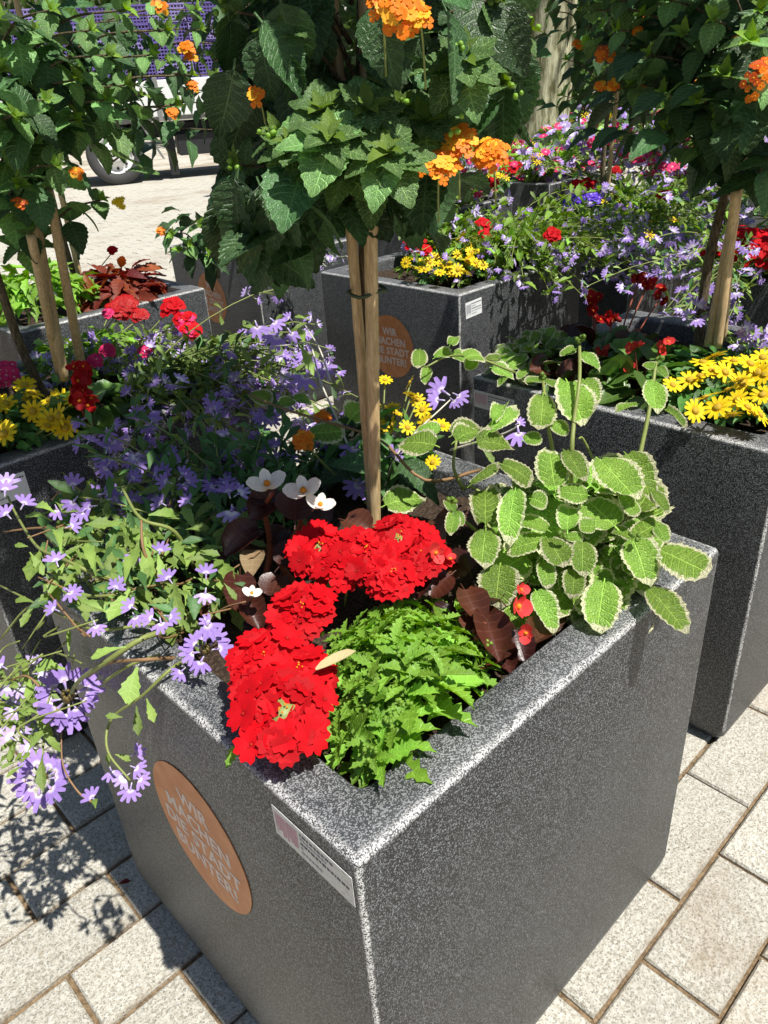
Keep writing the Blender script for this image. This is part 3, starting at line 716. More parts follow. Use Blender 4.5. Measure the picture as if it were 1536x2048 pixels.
# dark drooping leaves round the underside of the crown
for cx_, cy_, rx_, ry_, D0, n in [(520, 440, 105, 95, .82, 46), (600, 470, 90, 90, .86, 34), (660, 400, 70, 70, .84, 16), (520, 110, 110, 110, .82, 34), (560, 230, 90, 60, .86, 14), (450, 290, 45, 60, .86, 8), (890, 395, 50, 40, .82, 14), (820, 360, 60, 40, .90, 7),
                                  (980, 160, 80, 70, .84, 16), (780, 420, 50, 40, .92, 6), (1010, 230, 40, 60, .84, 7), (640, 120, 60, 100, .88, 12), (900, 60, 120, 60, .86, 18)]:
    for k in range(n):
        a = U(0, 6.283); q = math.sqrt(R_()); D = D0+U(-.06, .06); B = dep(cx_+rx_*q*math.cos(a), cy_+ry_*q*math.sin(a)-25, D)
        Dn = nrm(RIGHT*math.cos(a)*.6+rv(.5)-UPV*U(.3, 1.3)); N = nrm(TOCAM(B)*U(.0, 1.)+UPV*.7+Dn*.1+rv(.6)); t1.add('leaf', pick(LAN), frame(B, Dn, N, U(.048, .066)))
for k in range(520):   # the crown goes on above the picture
    a = U(0, 6.283); q = R_()**.4; e = U(-1, 1); rr = .27*q*math.sqrt(max(0, 1-e*e)); P = np.array([.36+rr*math.cos(a), .33+rr*math.sin(a), 1.76+.32*q*e])
    t1.add('leaf', pick(LANL), frame(P, nrm(np.array([math.cos(a), math.sin(a), -.4])+rv(.6)), nrm(UPV+rv(.6)), U(.06, .085)))
# inner leaves filling the crown
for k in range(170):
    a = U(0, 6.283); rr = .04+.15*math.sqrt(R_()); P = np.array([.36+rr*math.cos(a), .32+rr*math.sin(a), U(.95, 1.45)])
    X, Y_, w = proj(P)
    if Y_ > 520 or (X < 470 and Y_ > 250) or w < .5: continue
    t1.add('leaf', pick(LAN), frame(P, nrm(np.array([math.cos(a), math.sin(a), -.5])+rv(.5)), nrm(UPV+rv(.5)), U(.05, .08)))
for px, py, D, s in [(660, 270, .665, 1.), (775, 300, .66, .95), (735, 215, .69, 1.), (580, 285, .70, .8), (925, 115, .71, 1.), (850, 240, .72, .9), (690, 330, .68, .8), (640, 215, .70, .9)]:
    c = dep(px, py, D); A = nrm(TOCAM(c)*.7+UPV*.9); s0 = nrm(np.cross(A, rv(1)))
    for j in range(16):
        b = j*2.4+U(-.2, .2); q = j/16; D_ = nrm(s0*math.cos(b)+np.cross(A, s0)*math.sin(b)+A*(.9-1.15*q)); T_ = LANY if j < 5 else LANM
        t1.add('leaf', pick(T_), frame(c-A*.012*q, D_, nrm(A+D_*.2+UPV*.3), s*(.016+.036*q)*U(.85, 1.15)))
def at1(px, py, D): return dep(px, py, D)
for px, py, D, r, fl in [(880, 330, .70, .019, LF_OR), (918, 282, .71, .018, LF_OR), (980, 308, .74, .016, LF_OR), (800, 20, .655, .021, LF_OR), (838, 36, .655, .011, LF_OR), (765, 8, .66, .013, LF_OR), (512, 190, .76, .008, LF_OR)]:
    c = dep(px, py, D); d = nrm(TOCAM(c)*.8+UPV*.6+rv(.2)); t1.add('stem', tube(spline([c-UPV*.025-d*.03, c-d*.02, c], 3), .0009, 5, 'green_stem'), np.eye(4))
    head(t1, c, d, r, fl, .0098, N=26 if r > .015 else 9 if r > .009 else 4)
for k in range(16):   # yellow green bud clusters
    px, py = pick([(555, 285), (520, 250), (575, 300), (900, 250), (905, 100), (1030, 190)]); c = dep(px+U(-25, 25), py+U(-18, 18), .70)
    t1.add('bud', BUD, frame(c, rv(1), rv(1), U(.0035, .0055)))
# lower side shoot on the cane
for k, (bx, by, tx, ty, L) in enumerate([(735, 640, 640, 668, LAN), (735, 630, 690, 600, LANM), (738, 640, 735, 600, LANM), (720, 640, 705, 690, LANM), (715, 635, 660, 625, LAN), (735, 650, 720, 700, LAN), (725, 622, 700, 635, LANY), (728, 625, 735, 640, LANY), (700, 640, 672, 655, LANM)]):
    B = dep(bx, by, .80); tp = dep(tx, ty, .78); t1.add('leaf', pick(L), frame(B, tp-B, nrm(UPV+TOCAM(B)+rv(.3)), np.linalg.norm(tp-B)))
for bx, by, tx, ty, z, w in [(800, 925, 880, 985, .66, 55), (760, 940, 660, 900, .66, 60), (700, 930, 640, 960, .64, 55), (690, 900, 720, 960, .64, 55), (840, 930, 800, 985, .64, 50)]:
    img_leaf(t1, LAN, bx, by, tx, ty, z, w)
t1.finish(300, 14)

# ------------------------------------------------------------------ variegated plectranthus
t = Thing('variegated_plectranthus', 'bushy plant with white edged scalloped green leaves over the right rim', 'plant', (.45, .2, .57))
KX = 2.743
VL = [(565, 415, 555, 600, 150), (700, 340, 790, 550, 190), (790, 330, 860, 420, 110), (85, 660, 240, 545, 110), (265, 615, 430, 480, 90), (290, 555, 370, 385, 70), (630, 910, 600, 705, 180), (690, 720, 800, 850, 110),
      (880, 770, 1085, 970, 190), (1030, 740, 1190, 925, 140), (340, 790, 520, 850, 110), (170, 900, 330, 790, 60), (250, 1120, 250, 880, 170), (410, 940, 370, 1150, 140), (590, 1150, 430, 1070, 90), (810, 960, 640, 940, 100),
      (700, 1150, 710, 1005, 130), (960, 1130, 800, 980, 200), (1070, 1200, 1240, 1050, 150), (1060, 1210, 1150, 1390, 190), (1205, 1260, 1480, 1390, 180), (1060, 1200, 950, 1130, 70), (570, 1210, 360, 1240, 120),
      (590, 1200, 690, 1340, 150), (680, 1190, 790, 1190, 60), (780, 1220, 790, 1380, 140), (250, 1160, 230, 1325, 165), (330, 1350, 310, 1525, 210), (530, 1490, 640, 1670, 120), (900, 1440, 870, 1670, 200),
      (1150, 1480, 1370, 1680, 140), (740, 1370, 730, 1500, 120), (570, 1330, 600, 1450, 100), (1165, 340, 1190, 500, 120), (1240, 490, 1360, 560, 50), (1080, 460, 960, 480, 40), (560, 330, 460, 330, 40), (575, 330, 660, 360, 40),
      (740, 160, 660, 190, 50), (780, 180, 880, 260, 55), (1180, 260, 1110, 240, 45), (1200, 260, 1250, 300, 45), (200, 670, 420, 650, 110), (460, 660, 560, 640, 80), (500, 980, 590, 1000, 100), (1170, 940, 1260, 1040, 60),
      (80, 1050, 30, 980, 60), (80, 1060, 60, 1170, 80), (90, 1050, 120, 1120, 60), (1190, 1130, 1250, 1200, 80), (620, 560, 700, 620, 80), (850, 1130, 760, 1130, 90), (1000, 950, 1080, 1080, 90)]
def vz(py): return .61+(1240-py)*.00040
for bx, by, tx, ty, w in VL:
    a, b, c, d = 880+bx/KX, 640+by/KX, 880+tx/KX, 640+ty/KX
    img_leaf(t, VAR, a, b, c, d, max(.605, vz(b)), w/KX*1.18, tilt=.55, ov=.98)
def cs(*pts): return [(880+x/KX, 640+y/KX, z) for x, y, z in pts]
for pts, r in [(((720, 980, .66), (722, 740, .74), (737, 540, .775), (765, 330, .81), (765, 110, .84)), .0028), (((1010, 1150, .64), (1105, 700, .72), (1150, 480, .76), (1185, 230, .80)), .0028),
               (((650, 1100, .64), (640, 900, .68), (615, 700, .73), (590, 560, .76), (565, 330, .79)), .0028), (((130, 930, .67), (75, 810, .70), (90, 660, .73)), .0022), (((560, 1380, .6), (830, 1270, .63), (1060, 1210, .64)), .003),
               (((540, 1350, .59), (590, 1180, .64), (600, 1000, .67)), .003), (((400, 1380, .6), (330, 1220, .64), (250, 1110, .66)), .0025), (((900, 1430, .61), (1050, 1465, .612), (1150, 1485, .615)), .0018), (((640, 1300, .6), (800, 1100, .64), (880, 850, .68)), .003),
               (((880, 850, .68), (790, 660, .73), (760, 650, .735)), .0015), (((400, 1100, .62), (200, 930, .66), (120, 920, .66)), .0022), (((200, 1160, .64), (110, 1080, .66)), .0025)]:
    img_stem(t, cs(*pts), r)
for k in range(330):   # inner leaves, small, shaded
    px, py = U(1000, 1300), U(950, 1200)
    if (px-1155)**2/150**2+(py-1070)**2/130**2 > 1: continue
    a = U(0, 6.28); L = U(38, 78); img_leaf(t, VAR, px, py, px+L*math.cos(a), py+L*math.sin(a), U(.59, vz(py)-.02), None, tilt=U(.1, .9), jit=.5)
for q in [(565, 310), (765, 105), (1210, 215), (1070, 1190), (665, 1180), (60, 980)]:
    P = at(880+q[0]/KX, 640+q[1]/KX, vz(640+q[1]/KX)+.01)
    for k in range(5): t.add('bud', BUD, frame(P+rv(.004), rv(1), rv(1), .006))
# trailing far sprigs at the left of the plant and by the cane
for bx, by, tx, ty, z, w in [(840, 700, 838, 735, .73, 36), (855, 735, 850, 765, .71, 26), (870, 715, 905, 700, .73, 26), (905, 705, 930, 715, .73, 24), (930, 715, 965, 700, .74, 45), (900, 690, 915, 668, .75, 24), (950, 720, 935, 735, .73, 30), (985, 735, 1030, 745, .7, 26),
                             (700, 840, 740, 790, .74, 60), (620, 868, 690, 862, .70, 50), (590, 800, 620, 790, .74, 34), (560, 810, 590, 795, .73, 28), (500, 790, 545, 800, .72, 34), (870, 890, 800, 870, .72, 55), (905, 870, 960, 850, .73, 50), (770, 1010, 850, 985, .64, 55), (880, 860, 830, 850, .7, 30)]:
    img_leaf(t, VAR, bx, by, tx, ty, z, w, tilt=.6)
img_stem(t, [(960, 940, .64), (850, 960, .68), (760, 880, .70), (640, 840, .72), (560, 815, .73), (500, 790, .73)], .0022, 'brown_stem'); img_stem(t, [(1030, 745, .70), (960, 718, .73), (900, 712, .73), (850, 735, .72)], .002, 'green_stem')
t.finish(300, 12)

# ------------------------------------------------------------------ red verbena
t = Thing('red_verbena', 'bright red verbena with toothed fresh green leaves filling the nearest corner', 'plant', (.15, .15, .57))
FS = .030
for px, py, z, r, nx in [(603, 1222, .655, .031, 0), (528, 1318, .655, .032, 0), (566, 1425, .655, .040, 0), (640, 1098, .665, .036, 0), (730, 1108, .668, .036, 0), (800, 1082, .675, .036, 0), (785, 1148, .660, .026, 0), (600, 1345, .648, .028, 0), (690, 1125, .66, .03, 0), (545, 1370, .65, .034, 0), (840, 1110, .668, .026, 0), (868, 1112, .655, .016, 0)]:
    c = at(px, py, z); d = nrm(UPV+TOCAM(c)*.7+rv(.12)); head(t, c, d, r, VB_RED, FS*(.75 if r < .02 else 1), N=int(8+r*640), dome=.12)
    t.add('stem', tube(spline([c-UPV*.07+rv(.01), c-UPV*.03, c-d*.01], 3), .0016, 5, 'green_stem'), np.eye(4))
    for k in range(5): t.add('stamen', BUD if False else blobT(.5, 'amber_petal', k, 5, 4), frame(c+d*(r*.3)+rv(r*.12), d, rv(1), .0022))
cx = np.array([.185, .125])
for k in range(120):    # rosettes on the mound
    a = U(0, 6.283); q = math.sqrt(R_()); px = 828+q*190*math.cos(a); py = 1375+q*195*math.sin(a)
    if px < 640 and py < 1480: px += 60
    z = .606+.05*(1-q*q)+U(-.018, .014); P = at(px, py, z)
    if P[0] < .054 or P[1] < .054: continue
    out = nrm(np.array([math.cos(a)*.0, 0, 0])+RIGHT*math.cos(a)*q-np.array([UP[0], UP[1], 0])*math.sin(a)*q+UPV*.9); s0 = nrm(np.cross(out, rv(1)))
    n = 7; L = U(.032, .054)
    for j in range(n):
        b = j*2.4+k; D = nrm(s0*math.cos(b)+np.cross(out, s0)*math.sin(b)+out*(.25+.09*j)); s = L*(1.1-.1*j)
        t.add('leaf', pick(VER), frame(P-out*.003*(n-j), D, nrm(out+rv(.2)), s))
    if k % 5 == 0:
        for j in range(9): t.add('bud', blobT(.5, 'green_eye', j, 5, 4, (.6, .6, 1.2)) if False else BUD, frame(P+out*.004+rv(.005), out, rv(1), .0042))
for bx, by, tx, ty, z in [(480, 1490, 450, 1525, .61), (495, 1500, 520, 1530, .60), (560, 1500, 600, 1505, .61), (640, 1310, 625, 1380, .63), (650, 1320, 690, 1370, .64), (640, 1450, 690, 1480, .62), (620, 1400, 680, 1420, .63)]: img_leaf(t, VER, bx, by, tx, ty, z, 26)
img_leaf(t, leaf('linear', .25, 6, 2, 0, .6, -.1, 0, 0, 0, 'dry_leaf'), 632, 1340, 712, 1308, .66, 20)
for k in range(30):
    P = at(U(560, 900), U(1160, 1480), .585)
    if P[0] > .05 and P[1] > .05: t.add('leaf', pick(VER), frame(P, nrm(rv(1)+UPV*.3), UPV+rv(.4), .03))
t.finish(300, 12, {'flower_head': 12})

# ------------------------------------------------------------------ bronze begonias
t = Thing('begonia', 'bronze leaved begonia with three white flowers left of the bamboo cane', 'plant', (.24, .38, .57), 'begonias')
for bx, by, tx, ty, z, w in [(560, 1000, 500, 1030, .70, 60), (590, 1040, 590, 985, .70, 85), (540, 1010, 520, 985, .70, 60), (520, 1060, 450, 1100, .66, 60), (560, 1130, 600, 1090, .64, 60), (480, 1150, 480, 1220, .64, 65), (500, 1200, 515, 1250, .63, 55), (560, 1150, 540, 1190, .62, 60), (470, 1120, 420, 1160, .62, 60),
                             (620, 1020, 650, 1050, .66, 60), (690, 1040, 740, 1060, .65, 55), (640, 1080, 600, 1120, .62, 60), (540, 1230, 500, 1280, .61, 55), (440, 1180, 420, 1240, .60, 55), (520, 1090, 500, 1140, .6, 60), (575, 1060, 545, 1085, .65, 45)]:
    img_leaf(t, BRZ, bx, by, tx, ty, z, w, tilt=.5, jit=.3)
img_stem(t, [(600, 1180, .58), (560, 1120, .62), (600, 1050, .67), (590, 1020, .70)], .004, 'red_stem'); img_stem(t, [(520, 1200, .58), (540, 1100, .63), (530, 1020, .69), (545, 985, .72)], .004, 'red_stem')
for px, py, z, s in [(535, 972, .735, .046), (608, 985, .735, .044), (640, 1012, .72, .034), (503, 1188, .655, .022)]:
    c = at(px, py, z); d = nrm(TOCAM(c)*.6+UPV+rv(.2)); t.add('flower', BFW[0], frame(c, nrm(RIGHT+rv(.3)), d, s))
img_leaf(t, leaf('ovate', .5, 6, 2, 0, .4, 0, 0, .2, 0, 'dry_leaf'), 510, 1100, 500, 1160, .645, 50)
t.finish()
t = Thing('begonia', 'dark bronze begonia with small red flowers under the variegated leaves', 'plant', (.36, .13, .57), 'begonias')
for bx, by, tx, ty, z, w in [(900, 1150, 860, 1190, .64, 60), (930, 1180, 960, 1240, .64, 60), (970, 1230, 1000, 1310, .63, 70), (1000, 1200, 960, 1170, .63, 60), (1030, 1260, 1050, 1320, .61, 60), (880, 1100, 850, 1060, .65, 60), (850, 1150, 830, 1190, .64, 50), (940, 1140, 930, 1090, .64, 60),
                             (960, 1260, 930, 1220, .62, 55), (1010, 1300, 960, 1330, .61, 60), (1060, 1290, 1110, 1250, .60, 60), (900, 1210, 880, 1240, .62, 50), (1080, 1230, 1120, 1260, .6, 60), (905, 1060, 870, 1030, .62, 60), (960, 1050, 930, 1020, .6, 60), (1040, 1180, 1020, 1130, .6, 60), (990, 1290, 1020, 1340, .605, 55), (1000, 1250, 940, 1290, .61, 60), (900, 1120, 930, 1150, .64, 60)]:
    img_leaf(t, BRZ, bx, by, tx, ty, z, w, tilt=.5, jit=.4)
for px, py, z, s in [(1032, 1212, .655, .034), (1052, 1265, .64, .022), (1040, 1180, .66, .020), (870, 1105, .675, .026), (900, 1120, .665, .018), (855, 1085, .67, .020)]:
    c = at(px, py, z); d = nrm(TOCAM(c)+UPV*.5+rv(.3)); t.add('flower', BFR[0], frame(c, rv(1), d, s))
for k in range(8): t.add('stem', tube(spline([at(980+U(-60, 60), 1240+U(-60, 60), .575), at(980+U(-60, 60), 1220+U(-60, 60), .63)], 3), .003, 6, 'red_stem'), np.eye(4))
t.finish()

# ------------------------------------------------------------------ fan flower trailing over the left rim
t = Thing('fan_flower', 'trailing fan flower with ring shaped violet blooms hanging over the left rim', 'plant', (.12, .45, .57), 'fan flowers')
KS = 2.694
def fz(px, py):   # height of the trailing growth: sinks as it leaves the rim
    over = (px-75)*.0+((py-1150)-(px-75)*.89); return .655 if over < -60 else .63 if over < 20 else max(.40, .61-over*.00045)
for bx, by, tx, ty, w in [(330, 560, 300, 340, 70), (300, 340, 180, 260, 60), (520, 680, 460, 470, 75), (780, 470, 800, 720, 90), (850, 560, 880, 680, 60), (670, 730, 700, 540, 60), (800, 350, 960, 320, 60), (460, 400, 590, 390, 70), (700, 750, 590, 910, 90),
                          (740, 1170, 680, 1330, 120), (790, 1340, 830, 1460, 55), (735, 1380, 745, 1530, 55), (350, 1180, 190, 1140, 90), (680, 1060, 490, 1090, 50), (460, 800, 460, 890, 50), (370, 1110, 370, 960, 30), (190, 830, 110, 930, 50), (180, 820, 80, 790, 50), (160, 550, 230, 650, 60),
                          (150, 520, 80, 510, 35), (300, 280, 380, 330, 55), (340, 120, 390, 210, 40), (480, 170, 470, 250, 60), (560, 770, 540, 710, 55), (640, 660, 590, 640, 35), (900, 1000, 930, 950, 70), (0, 1420, 60, 1370, 70), (150, 1450, 180, 1370, 50), (590, 1710, 575, 1620, 30), (620, 1640, 700, 1660, 40),
                          (515, 1930, 505, 1870, 40), (660, 1440, 570, 1430, 40), (650, 730, 600, 660, 40), (960, 640, 900, 560, 50), (1080, 540, 1180, 560, 40), (1000, 430, 1120, 400, 50), (560, 640, 500, 560, 40), (440, 680, 400, 600, 40), (420, 420, 330, 480, 40), (600, 240, 560, 330, 40), (680, 460, 640, 360, 40), (500, 1120, 560, 1080, 40)]:
    a, b, c, d = bx/KS, 900+by/KS, tx/KS, 900+ty/KS; img_leaf(t, FAN, a, b, c, d, fz(a, b)+.012, w/KS, tilt=.6, jit=.15)
def fs_(*pts): return [(x/KS, 900+y/KS, z) for x, y, z in pts]
for pts, r in [(((1000, 960, .60), (780, 1010, .635), (560, 1150, .61), (430, 1240, .56), (370, 1330, .51)), .0030), (((1010, 1130, .59), (920, 1180, .62), (760, 1330, .59), (600, 1450, .55), (580, 1620, .53), (700, 1780, .505)), .0018),
               (((960, 940, .60), (790, 940, .625), (520, 970, .62), (350, 900, .59), (180, 820, .55), (0, 730, .52)), .0018), (((900, 720, .60), (640, 780, .635), (200, 820, .57), (0, 1020, .50)), .002),
               (((760, 800, .6), (450, 640, .66), (320, 580, .65), (200, 520, .63), (100, 370, .61), (40, 250, .61)), .0022), (((1050, 640, .60), (940, 440, .67), (760, 370, .69), (660, 210, .69)), .0025), (((960, 1120, .6), (780, 1130, .63), (580, 1150, .60), (480, 1220, .56)), .002),
               (((900, 780, .6), (780, 560, .66), (760, 380, .69)), .002), (((740, 770, .61), (620, 700, .65), (420, 640, .65)), .002), (((260, 1330, .5), (150, 1220, .52), (60, 1240, .5), (0, 1230, .5)), .0014), (((560, 1250, .58), (700, 1160, .61), (860, 1100, .62)), .0016),
               (((300, 1090, .52), (380, 1120, .54), (440, 1150, .56)), .0013), (((520, 900, .6), (300, 840, .56), (120, 1070, .5)), .0013), (((370, 1330, .50), (250, 1500, .46), (220, 1770, .43)), .0018), (((230, 1100, .54), (120, 1180, .52), (0, 1250, .5)), .0013), (((380, 420, .64), (200, 420, .62), (20, 440, .6)), .0016),
               (((1110, 1080, .62), (1080, 960, .62), (1000, 860, .6)), .0018), (((870, 920, .63), (880, 840, .62), (960, 760, .6)), .0014), (((500, 1900, .42), (420, 1840, .43), (340, 1700, .45), (330, 1500, .48)), .0012)]:
    img_stem(t, fs_(*pts), r, pick(['green_stem', 'brown_stem', 'green_stem']))
def ring(px, py, z, rpx, n, fl=FF, tilt=.9, a0=0, a1=360, inner=.42):
    c = at(px, py, z); ax = nrm(TOCAM(c)*tilt+UPV*.5); D = np.linalg.norm(c-CAM); r = rpx*D/FPX
    a = nrm(RIGHT-(RIGHT@ax)*ax); b = np.cross(ax, a)
    for k in range(n):
        an = math.radians(a0+(a1-a0)*k/n)+U(-.12, .12); o = a*math.cos(an)+b*math.sin(an)
        t.add('flower', pick(fl), frame(c+o*r*(1-inner)*.35, nrm(o+ax*U(-.1, .5)+rv(.15)), nrm(ax+o*.1+rv(.3)), r*.9*U(.8, 1.12)))
    for k in range(2): t.add('bud', SPIKE, frame(c+ax*.004*k, a, ax, r*.55))
ring(137, 1394, .51, 54, 9, FF, .8); ring(84, 1558, .43, 47, 9, FF, .8)
for x, y, n, a0, a1, r in [(1110, 1080, 6, 10, 300, 40)]: ring(x/KS, 900+y/KS, .64, r+4, n, FF, .9, a0, a1)
for x, y, tx, ty in [(710, 1790, 690, 1900), (720, 1760, 800, 1800), (700, 1740, 620, 1810), (700, 1700, 770, 1730), (700, 1650, 760, 1620), (590, 1700, 610, 1770), (860, 900, 880, 980), (850, 920, 800, 900), (880, 890, 930, 900), (1110, 700, 1110, 620), (1110, 740, 1100, 830), (740, 860, 680, 830),
                     (600, 770, 620, 745), (1240, 260, 1220, 180), (1260, 250, 1310, 220), (1250, 290, 1240, 400), (980, 190, 1040, 150), (960, 160, 1000, 120), (930, 180, 860, 160), (590, 30, 540, 60), (620, 20, 560, 90), (760, 20, 700, 60), (720, 40, 760, 110), (700, 0, 740, 40), (30, 220, 40, 120), (25, 250, 30, 180), (60, 370, 20, 330), (350, 420, 410, 400),
                     (110, 320, 160, 240), (1100, 900, 1150, 1020), (930, 720, 900, 680), (1000, 1170, 960, 1210), (60, 1250, 20, 1300), (100, 1380, 60, 1420), (520, 1900, 480, 1850), (40, 1180, 0, 1160)]:
    a, b, c, d = x/KS, 900+y/KS, tx/KS, 900+ty/KS; L = math.hypot(c-a, d-b); k = max(1., 34/L)
    img_leaf(t, FF if R_() < .8 else FFP, a, b, a+(c-a)*k, b+(d-b)*k, fz(a, b)+(.02 if b < 1500 else 0), None, tilt=1.6, part='flower', jit=.2)
for k in range(680):   # tangle of short leaves between
    px, py = U(70, 480), U(960, 1290)
    e = ((px-290)/210)**2+((py-1100)/150)**2
    if e > 1 or (py-1150)-(px-75)*.89 > 60: continue
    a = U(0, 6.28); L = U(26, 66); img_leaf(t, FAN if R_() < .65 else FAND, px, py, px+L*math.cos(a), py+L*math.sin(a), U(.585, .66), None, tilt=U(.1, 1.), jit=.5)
for k in range(46):
    px, py = U(80, 480), U(960, 1270); W = [(px, py, .6), (px+U(-50, 50), py+U(-40, 30), .63), (px+U(-90, 90), py+U(-70, 40), .65)]; img_stem(t, W, .0012, pick(['green_stem', 'brown_stem']), 4)
for k in range(16):
    px, py = U(90, 470), U(970, 1260)
    if (py-1150)-(px-75)*.89 > 40: continue
    a = U(0, 6.28); img_leaf(t, FF, px, py, px+32*math.cos(a), py+32*math.sin(a), U(.655, .68), None, tilt=1.4, part='flower', jit=.4)
for k in range(110):   # growth at lower left, below the rim
    px, py = U(-60, 90), U(1330, 1530); a = U(0, 6.28); L = U(22, 55); img_leaf(t, FAN, px, py, px+L*math.cos(a), py+L*math.sin(a), U(.40, .52), None, tilt=U(.2, 1.), jit=.5)
for k in range(12):
    px, py = U(-40, 90), U(1330, 1520); a = U(0, 6.28); img_leaf(t, FFP, px, py, px+34*math.cos(a), py+34*math.sin(a), U(.46, .52), None, tilt=1.4, part='flower', jit=.3)
    img_stem(t, [(px, py, .5), (px+U(-40, 60), py+U(-60, 10), .51), (px+U(0, 110), py-U(40, 110), .53)], .0012, 'green_stem', 4)
t.finish(300, 12)

# ------------------------------------------------------------------ generic bed plants
def clip_bed(P, c, m=.24): return abs(P[0]-c[0]) < m and abs(P[1]-c[1]) < m
def stems_to(th, c, P, r=.0016, mat='green_stem'):
    base = np.array([c[0]+(P[0]-c[0])*.3, c[1]+(P[1]-c[1])*.3, .575]); mid = (base+P)/2+UPV*.01
    th.add('stem', tube(spline([base, mid, P], 3), r, 4, mat), np.eye(4))
def mound(th, c, rx, ry, h, leaves, L, n, shell=.35, flop=.25):
    c = np.asarray(c, float)
    for k in range(n):
        a = U(0, 6.283); q = math.sqrt(R_()); s = 1-shell*R_(); nz = math.sqrt(max(0, 1-q*q))
        P = c+np.array([rx*q*math.cos(a)*s, ry*q*math.sin(a)*s, h*nz*s]); N = nrm(np.array([q*math.cos(a)/rx*.05, q*math.sin(a)/ry*.05, nz/h*.05+.35])+rv(.45))
        D = nrm(np.array([math.cos(a), math.sin(a), -flop*q])+rv(.9)); th.add('leaf', pick(leaves), frame(P, D, N, L*U(.7, 1.25)))
def tops(th, c, rx, ry, h, n, fn, minang=0):
    for k in range(n):
        a = U(0, 6.283); q = math.sqrt(R_())*.95; P = np.asarray(c, float)+np.array([rx*q*math.cos(a), ry*q*math.sin(a), h*math.sqrt(max(0, 1-q*q))+U(.0, .02)])
        fn(P, nrm(np.array([q*math.cos(a)*.6, q*math.sin(a)*.6, 1.])+TOCAM(P)*.45+rv(.25)))
def daisies(label, c, rx, ry, h, n, nf, explicit=(), low=False, s=.042, L=.036, group='yellow daisies'):
    th = Thing('yellow_daisy_plant', label, 'plant', (c[0], c[1], .57), group); mound(th, c, rx, ry, h, DAI, L, n)
    FL = DYL if low else DY
    def f(P, N): th.add('flower', pick(FL), frame(P, rv(1), N, s*U(.85, 1.1))); stems_to(th, c, P-N*.003)
    tops(th, c, rx, ry, h, nf, f)
    for px, py, z in explicit: P = at(px, py, z); f(P, nrm(UPV+TOCAM(P)*.7+SUN*.3+rv(.25)))
    return th
def trailing(label, c, dirs, n, L, reach, z0, fl, lv, nf, drop=.25, s=.03, rnd=.5, group='fan flowers', name='fan_flower', stemmat='green_stem', seg=7):
    """many stems creeping outwards and hanging over the rim, leaves along them, blooms near the ends"""
    th = Thing(name, label, 'plant', (c[0], c[1], .57), group); c = np.asarray(c, float)
    for k in range(n):
        a = math.radians(U(*pick(dirs))); r = reach*U(.45, 1.15); P = c+np.array([U(-.06, .06), U(-.06, .06), 0]); pts = [P]
        d = np.array([math.cos(a), math.sin(a), U(.2, .9)])
        for j in range(seg):
            d = d+rv(.22)*rnd; P = P+nrm(d)*r/seg; d[2] -= drop*1.6/seg
            if clip_bed(P, c, .26) and P[2] < .6: P[2] = .6+R_()*.02
            pts.append(P.copy()); 
        th.add('stem', tube(pts, .0013, 4, stemmat, False), np.eye(4))
        for j in range(1, len(pts)):
            A = nrm(pts[j]-pts[j-1])
            for m in range(3):
                q = pts[j]-(pts[j]-pts[j-1])*R_(); D = nrm(A*.4+rv(1.)+UPV*.25); th.add('leaf', pick(lv), frame(q, D, nrm(UPV+rv(.6)), L*U(.6, 1.2)))
            if j >= len(pts)-nf:
                for m in range(2 if R_() < .7 else 3):
                    N = nrm(UPV*.8+TOCAM(pts[j])*.7+rv(.4)); D = nrm(rv(1)-N*.2); th.add('flower', pick(fl), frame(pts[j]+rv(.01), D, N, s*U(.8, 1.1)))
    return th
def heads(label, spec, lv, fl, c, n, rx, ry, h, fs=.02, group='verbenas', name='verbena', L=.036):
    th = Thing(name, label, 'plant', (c[0], c[1], .57), group); mound(th, c, rx, ry, h, lv, L, n)
    for P, r in spec:
        P = np.asarray(P, float); N = nrm(UPV+TOCAM(P)*.8+rv(.2)); head(th, P, N, r, fl, fs, N=int(8+r*500)); stems_to(th, c, P-N*.01)
    return th
def begonia(label, c, lv, fl, spec, n, rx, ry, h, L=.05, s=.03):
    th = Thing('begonia', label, 'plant', (c[0], c[1], .57), 'begonias'); mound(th, c, rx, ry, h, lv, L, n, flop=.1)
    for P in spec:
        P = np.asarray(P, float)
        for k in range(4): th.add('flower', fl[0], frame(P+rv(.012), rv(1), nrm(TOCAM(P)+UPV*.6+rv(.5)), s*U(.8, 1.15)))
        stems_to(th, c, P, .002, 'red_stem')
    return th

